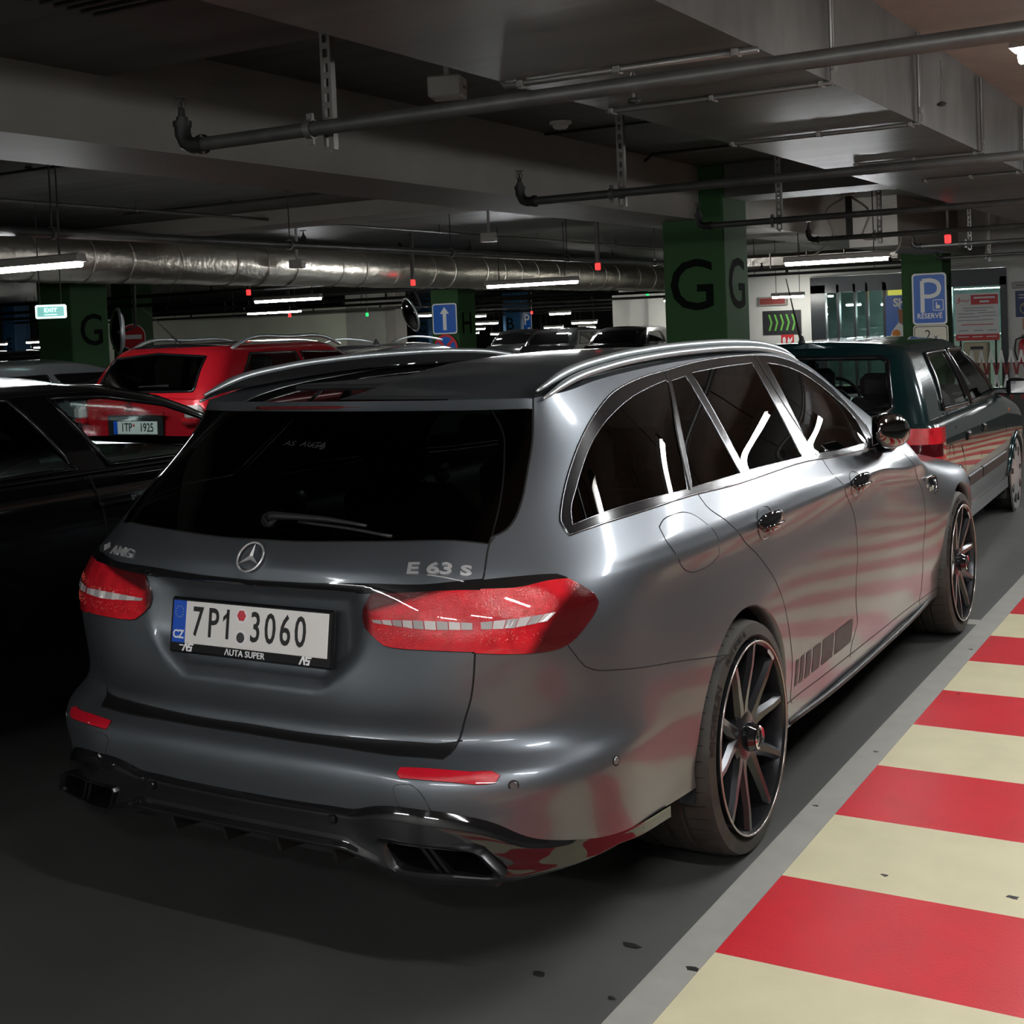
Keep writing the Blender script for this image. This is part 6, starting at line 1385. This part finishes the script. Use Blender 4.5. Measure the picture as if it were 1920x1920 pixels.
def felicia():
    M['pine'] = mat('dark_green_metallic', (.004, .024, .026), rough=.18, metal=.3, coat=1, coatr=.02)
    M['hatch_glass'] = glass_mat('hatch_glass', (.80, .84, .82)); M['clear_glass'] = glass_mat('clear_tinted_glass', (.72, .78, .75))
    sp = dict(paint=M['pine'], rr=.14, rf=.30, low=[(.20, .76, .10, 3.76), (.32, .795, .02, 3.83), (.50, .812, .0, 3.855), (.70, .818, .03, 3.84), (.84, .808, .055, 3.80), (.90, .79, .06, 3.76), (.93, .755, .08, 3.72)],
              hood=([0, 2.75, 3.3, 3.85], [.93, .92, .84, .70]), axles=(.72, 3.17), arch=.315, tyre=.282,
              up=[(.90, .755, .07, 2.95, .10, .30), (1.06, .715, .13, 2.72, .10, .28), (1.24, .640, .24, 2.36, .10, .26), (1.335, .585, .335, 2.14, .10, .22), (1.365, .545, .39, 2.02, .10, .20)], belt=([0, 4], [0, 0]), crown=.035,
              side=[[(.66, .965), (1.50, .945), (1.42, 1.30), (.80, 1.30)], [(1.60, .945), (2.62, .935), (2.10, 1.29), (1.50, 1.305)]], rear=[(0, .985), (.52, .985), (.555, 1.01), (.50, 1.28), (.46, 1.30), (0, 1.305)], front=[(0, .98), (.58, .98), (.50, 1.30), (0, 1.31)],
              rear_y=.6, front_y=1.9, glass=M['clear_glass'], glassr=M['hatch_glass'], seal=.016, cap=M['satin_alu'])
    root, Bl, Bu, bv, side, endp = simple_car('hatchback_car', (-.235, 3.98, 0), math.radians(1.7), 'dark green metallic hatchback parked in front of the grey estate', sp)
    for sgn in (1, -1):
        # lamp cluster wraps the corner
        mb = MB()
        P = [p for p in Bl[3]]
        lo, hi = .66, .895
        V = []; ring = [(x, y) for x, y in plan(.818, .03, 3.8, .14, .3, (8, 9, 44, 9, 8)) if x > .55 and y < .30]
        for name, m, z0, z1 in (('tail_light', M['red_lens'], .80, .893), ('reverse_light', M['red_smoked'], .725, .80), ('tail_light', M['red_lens'], .655, .725)):
            mb = MB(); V = []
            for x, y in ring:
                for z in (z0, z1): q = 1.0; V.append((sgn*(x*(.995 if z > .85 else 1.0)+.008), y-.008+(.03 if z > .85 else .012), z))
            k = len(ring); mb.add(V, [(2*i, 2*i+1, 2*i+3, 2*i+2) for i in range(k-1)]); mb.build(name, m, root, smooth=True)
        # side seams, mouldings, handles
        for nm, pts in (('door_gap', [(.70, .94), (.72, .85), (.86, .70), (.98, .56), (1.03, .40), (1.05, .30)]), ('door_gap', [(1.55, .94), (1.56, .60), (1.54, .30)]), ('door_gap', [(2.62, .92), (2.66, .70), (2.62, .45), (2.58, .30)])):
            mb = MB(); mb.tube([(sgn*(np.interp(z, [r[0] for r in sp['low']], [r[1] for r in sp['low']])-.0005), y, z) for y, z in pts], .004, 5); mb.build(nm, M['gap'], root)
        for y0, y1 in ((1.03, 1.54), (1.57, 2.62)): bar(root, 'side_moulding', M['plastic'], (sgn*.815, (y0+y1)/2, .475), (.022, y1-y0, .075), .008)
        for y in (1.08, 2.0-.33): 
            h = bar(root, 'door_handle', M['trim_black'], (sgn*.818, y, .765), (.020, .11, .055), .008); bar(h, 'handle_flap', M['plastic'], (sgn*.826, y, .775), (.012, .085, .025), .005)
        mb = MB(); mb.tube([(sgn*.816, .50+.075*math.cos(2*PI*k/20), .69+.075*math.sin(2*PI*k/20)) for k in range(20)], .003, 5, closed=True); mb.build('fuel_flap', M['gap'], root)
        mb = MB(); V = []; F = []
        for i, t in enumerate(np.linspace(0, 1, 7)):
            for k in range(12):
                a = 2*PI*k/12; s = math.sin(PI*min(1, .25+t*.75))**.5 if t < 1 else .5; V.append((sgn*(.84+.19*t), 2.60+.05*s*math.cos(a)+.02*t, .985+.065*s*math.sin(a)))
        for i in range(6):
            for k in range(12): F.append((i*12+k, i*12+(k+1) % 12, (i+1)*12+(k+1) % 12, (i+1)*12+k))
        F += [tuple(range(12)), tuple(range(72, 84))]; mb.add(V, F); mir = mb.build('door_mirror', M['trim_black'], root, smooth=True); bar(mir, 'mirror_glass', M['chrome'], (sgn*.945, 2.556, .985), (.15, .008, .09), .003)
        bar(mir, 'mirror_foot', M['trim_black'], (sgn*.79, 2.60, .955), (.12, .05, .05), .01)
        bar(root, 'indicator', mat('amber', (.75, .22, .02), rough=.2, coat=1) if 'amber' not in bpy.data.materials else bpy.data.materials['amber'], (sgn*.808, 2.86, .79), (.012, .05, .045), .005)
        bar(root, 'mud_flap', M['plastic'], (sgn*.70, 2.84, .24), (.16, .02, .24), .005)
    bar(root, 'rear_bumper', M['plastic'], (0, .0, .45), (1.50, .10, .20), .04); bar(root, 'side_sill', M['pine'], (.775, 1.95, .26), (.05, 1.8, .12), .02)
    mb = MB(); mb.tube([(-.06, .45, 1.395), (-.075, .33, 1.62), (-.085, .24, 1.80)], [.012, .005, .003], 6); an = mb.build('roof_aerial', M['iron'], root); mb = MB(); mb.lathe([(.028, .0), (.022, .02), (.012, .05), (.0, .06)], 'Z', (-.06, .45, 1.388), 12); mb.build('aerial_foot', M['iron'], an)
    for x in (-.34, .34):
        for y in (.85, 1.75):
            s = bar(root, 'seat', M['seat_purple'], (x, y, .72), (.48, .15, .62), .06); bar(s, 'headrest', M['seat_purple'], (x, y-.02, 1.10), (.28, .10, .17), .04); bar(s, 'cushion', M['seat_purple'], (x, y+.26, .46), (.48, .52, .14), .05)
    bar(root, 'dashboard', M['seat'], (0, 2.62, .85), (1.30, .40, .18), .06); mb = MB(); mb.tube([(-.34+.18*math.cos(2*PI*k/24), 2.30, .90+.18*math.sin(2*PI*k/24)) for k in range(24)], .014, 6, closed=True); mb.build('steering_wheel', M['seat'], root, smooth=True)
    mr = bar(root, 'interior_mirror', M['seat'], (.0, 2.12, 1.27), (.24, .03, .065), .015); bar(root, 'parcel_shelf', M['seat'], (0, .40, .90), (1.1, .55, .02), .005)
    mb = MB(); mb.tube([(.0, .20, .965), (.12, .13, 1.0), (.36, .135, 1.005)], .010, 6); mb.build('rear_wiper', M['plastic'], root)
M['seat_purple'] = mat('purple_grey_cloth', (.045, .036, .045), rough=.85, noise=.3, nscale=30)

def ignis():
    M['flame'] = mat('flame_red_metallic', (.52, .010, .020), rough=.22, metal=.25, coat=1)
    M['bk_glass'] = mat('black_glass', (.006, .006, .007), rough=.04, coat=.4)
    sp = dict(paint=M['flame'], roofm=M['gloss_black'], rr=.20, rf=.30, low=[(.22, .74, .12, 3.60), (.40, .80, .04, 3.66), (.60, .82, .0, 3.70), (.80, .83, .02, 3.68), (1.00, .815, .06, 3.6), (1.06, .80, .08, 3.55)],
              hood=([0, 2.6, 3.2, 3.7], [1.06, 1.05, 1.0, .85]), axles=(.58, 3.01), arch=.34, tyre=.30,
              up=[(1.03, .80, .085, 2.75, .20, .30), (1.20, .765, .17, 2.55, .20, .30), (1.38, .70, .30, 2.35, .19, .28), (1.47, .645, .39, 2.2, .18, .25), (1.505, .59, .45, 2.08, .16, .2)], belt=([0, 4], [0, 0]), crown=.035,
              side=[[(.62, 1.25), (.80, 1.10), (1.45, 1.08), (1.42, 1.42), (.80, 1.43)], [(1.53, 1.08), (2.45, 1.08), (2.05, 1.40), (1.50, 1.42)]], rear=[(0, 1.13), (.57, 1.13), (.585, 1.16), (.545, 1.42), (0, 1.455)],
              rear_y=.7, front_y=1.9, glass=M['clear_glass'], glassr=M['dark_glass'], seal=.012)
    root, Bl, Bu, bv, side, endp = simple_car('compact_car', (-6.36, 4.60, 0), 0, 'bright red compact car with roof rails seen beyond the black car', sp)
    for sgn in (1, -1):
        pts = smooth_curve([(sgn*.625, .62, 1.475), (sgn*.63, .78, 1.545), (sgn*.63, 1.4, 1.565), (sgn*.625, 2.0, 1.535), (sgn*.62, 2.18, 1.47)], .06); mb = MB(); mb.tube(pts, .018, 8); mb.build('roof_rail', M['satin_alu'], root, smooth=True)
        l = bar(root, 'tail_light', M['white_lens'], (sgn*.68, .06, .955), (.16, .09, .13), .03, sgn*.35); bar(l, 'red_segment', M['red_lens'], (sgn*.66, .035, .885), (.17, .06, .06), .02, sgn*.35)
    mb = MB(); mb.tube([(.0, .62, 1.55), (-.10, .42, 1.78), (-.15, .33, 1.88)], [.010, .004, .003], 6); an = mb.build('roof_aerial', M['iron'], root); mb = MB(); mb.lathe([(.035, .0), (.028, .025), (.0, .035)], 'Z', (0, .62, 1.53), 12); mb.build('aerial_foot', M['iron'], an)
    p = bar(root, 'number_plate', M['plate_white'], (.06, -.012, .83), (.52, .012, .112), .003); bar(p, 'country_band', M['plate_blue'], (-.175, -.0135, .83), (.05, .012, .112), .002)
    for s, x in (('1TP', -.10), ('1925', .14)): letters(s, .105, 'plate_lettering', M['ink'], p, (.06+x, -.020, .83), (1, 0, 0), (0, 0, 1), sx=.80, bold=.001, ext=.0006)
    bar(p, 'plate_sticker', M['sign_red'], (.06-.012, -.019, .85), (.02, .004, .02), .002); bar(root, 'plate_recess', M['gap'], (.04, .008, .845), (.66, .03, .18), .02); bar(root, 'handle_bar', M['flame'], (.05, -.005, .955), (.70, .03, .025), .008)
    mb = MB(); 
    for poly in ([(-.04, .012), (.0, .05), (.045, .022), (.04, .012), (-.005, .036), (-.034, .008)], [(.04, -.012), (.0, -.05), (-.045, -.022), (-.04, -.012), (.005, -.036), (.034, -.008)], [(-.034, .008), (.034, -.008), (.044, -.002), (.044, .004), (-.034, .020)]): mb.prism(poly, (0, .006, 0), (-.02, -.008, 1.01))
    mb.build('front_emblem', M['chrome'], root); bar(root, 'rear_bumper', M['grey_box'], (0, -.03, .69), (1.50, .14, .12), .04); bar(root, 'lower_bumper', M['plastic'], (0, -.01, .50), (1.5, .14, .26), .05)
    mb = MB(); mb.tube([(-.05, .16, 1.17), (.30, .17, 1.18)], .012, 6); mb.build('rear_wiper', M['plastic'], root)
    for x in (-.34, .34): s = bar(root, 'seat', M['seat'], (x, 1.35, .95), (.44, .14, .60), .05); bar(s, 'headrest', M['seat'], (x, 1.33, 1.31), (.24, .10, .16), .04)

def black_car():
    M['jet'] = mat('jet_black_paint', (.0035, .0035, .004), rough=.10, coat=.5)
    sp = dict(paint=M['jet'], rr=.22, rf=.35, low=[(.22, .86, -2.6, 2.1), (.45, .905, -2.7, 2.2), (.70, .92, -2.72, 2.22), (.92, .905, -2.68, 2.15), (1.03, .875, -2.65, 2.05), (1.06, .85, -2.62, 2.0)],
              hood=([-3, 1.1, 1.6, 2.2], [1.06, 1.04, .98, .82]), axles=(-1.85, 1.3), arch=.37, tyre=.34,
              up=[(1.04, .855, -2.5, 1.36, .25, .30), (1.18, .80, -2.3, 1.08, .25, .30), (1.32, .72, -2.05, .76, .22, .28), (1.395, .64, -1.8, .44, .2, .25), (1.418, .58, -1.65, .25, .2, .2)], belt=([-4, 4], [0, 0]), crown=.03,
              side=[[(-1.1, 1.09), (-.04, 1.085), (-.22, 1.37), (-1.1, 1.385)], [(.13, 1.085), (1.05, 1.08), (.86, 1.19), (.56, 1.30), (.25, 1.355), (-.03, 1.365)]], front=[(0, 1.08), (.68, 1.08), (.58, 1.385), (0, 1.40)],
              rear_y=-1.2, front_y=.3, glass=glass_mat('black_car_glass', (.62, .70, .69), mixin=.5), seal=.010, cap=M['rim'], dark_side=(0,))
    root, Bl, Bu, bv, side, endp = simple_car('black_car', (-2.66, 0, 0), 0, 'glossy black car parked alongside on the left of the estate', sp)
    for sgn in (1, -1):
        bar(root, 'belt_trim', M['edge_alu'], (sgn*.862, -.3, 1.068), (.008, 2.4, .012), .003); h = bar(root, 'door_handle', M['gloss_black'], (sgn*.915, .10, .945), (.03, .19, .035), .012); bar(h, 'handle_trim', M['chrome'], (sgn*.925, .17, .95), (.012, .02, .03), .004)
        mb = MB(); mb.tube([(sgn*.872, .0, 1.06), (sgn*.908, .03, .92), (sgn*.921, .05, .70), (sgn*.90, .0, .40)], .004, 5); mb.build('door_gap', M['gap'], root)
        mb = MB(); V = []
        for k in range(8): V.append((sgn*(.95+.06*math.cos(2*PI*k/8)), .78, 1.08+.08*math.sin(2*PI*k/8)))
        mb.lathe([(.0, .0), (.07, .01), (.085, .05), (.06, .11), (.0, .13)], 'Y', (sgn*.97, .74, 1.10), 14); mb.build('door_mirror', M['gloss_black'], root, smooth=True)
    for y in (.0,):
        for x in (-.36, .36): s = bar(root, 'seat', M['seat'], (x, y-.25, .80), (.48, .16, .60), .06); bar(s, 'headrest', M['seat'], (x, y-.28, 1.16), (.26, .10, .17), .04)
    bar(root, 'interior_mirror', M['seat'], (.1, .42, 1.31), (.22, .04, .07), .02); bar(root, 'dashboard', M['seat'], (0, 1.12, .93), (1.4, .40, .16), .05); bar(root, 'cabin_floor', M['seat'], (0, -.9, .45), (1.6, 3.2, .05), .01)

def far_cars():
    def sp(m, h, L=4.3, W=.87, roofm=None): return dict(paint=m, roofm=roofm or m, rr=.22, rf=.35, low=[(.22, W-.06, .1, L-.1), (.45, W-.01, .02, L-.02), (.70, W, .0, L), (.90, W-.015, .04, L-.05), (1.0, W-.05, .08, L-.1)], hood=([0, L*.72, L*.85, L], [1.0, .98, .92, .78]), axles=(.75, L-.85), arch=.34, tyre=.31,
        up=[(.98, W-.06, .20, L*.74, .25, .3), (1.15, W-.10, .32, L*.68, .25, .3), (h-.12, W-.18, .52, L*.58, .22, .28), (h-.045, W-.25, .68, L*.51, .2, .25), (h-.02, W-.31, .78, L*.47, .18, .2)], belt=([0, 9], [0, 0]), crown=.03,
        side=[[(.60, 1.03), (1.55, 1.02), (1.45, h-.14), (.85, h-.14)], [(1.63, 1.02), (2.75, 1.02), (2.28, h-.15), (1.55, h-.14)]], rear=[(0, 1.03), (W-.25, 1.03), (W-.34, h-.13), (0, h-.10)], rear_y=.9, front_y=2.2, glass=M['bk_glass'], seal=.012)
    silver = mat('silver_paint', (.34, .36, .38), rough=.25, metal=.6, coat=.6); dk = mat('anthracite_paint', (.03, .032, .035), rough=.2, metal=.4, coat=.8)
    simple_car('silver_car', (-8.75, 3.7, 0), 0, 'silver grey car whose pale roof shows at the left edge', sp(silver, 1.42))
    r = simple_car('grey_car', (-8.0, 9.2, 0), 0, 'grey car with a shark fin aerial beyond the estate roof', sp(silver, 1.40))[0]
    mb = MB(); mb.prism([(-.09, 0), (.07, 0), (.055, .025), (.02, .075), (.0, .08)], (.012, 0, 0), (.10, 1.15, 1.40), (0, -1, 0), (0, 0, 1)); mb.build('shark_fin', M['trim_black'], r)
    for sgn in (1, -1): mb = MB(); mb.tube(smooth_curve([(sgn*.57, .85, 1.43), (sgn*.58, 1.0, 1.465), (sgn*.58, 1.7, 1.47), (sgn*.57, 2.0, 1.43)], .08), .014, 6); mb.build('roof_rail', M['satin_alu'], r, smooth=True)
    for x, y, h, lab in ((-12.2, 26, 1.44, 'black car roof between the H column and the B column'), (-14.9, 27.5, 1.46, 'dark car in the gap right of the B column'), (-17.5, 30, 1.45, 'dark car behind the convex mirror'), (-25.5, 17.5, 1.45, 'dark car at the far left in front of the blue columns')):
        simple_car('dark_car', (x, y, 0), 0, lab, sp(dk, h))
estate(); garage(); felicia(); ignis(); black_car(); far_cars()
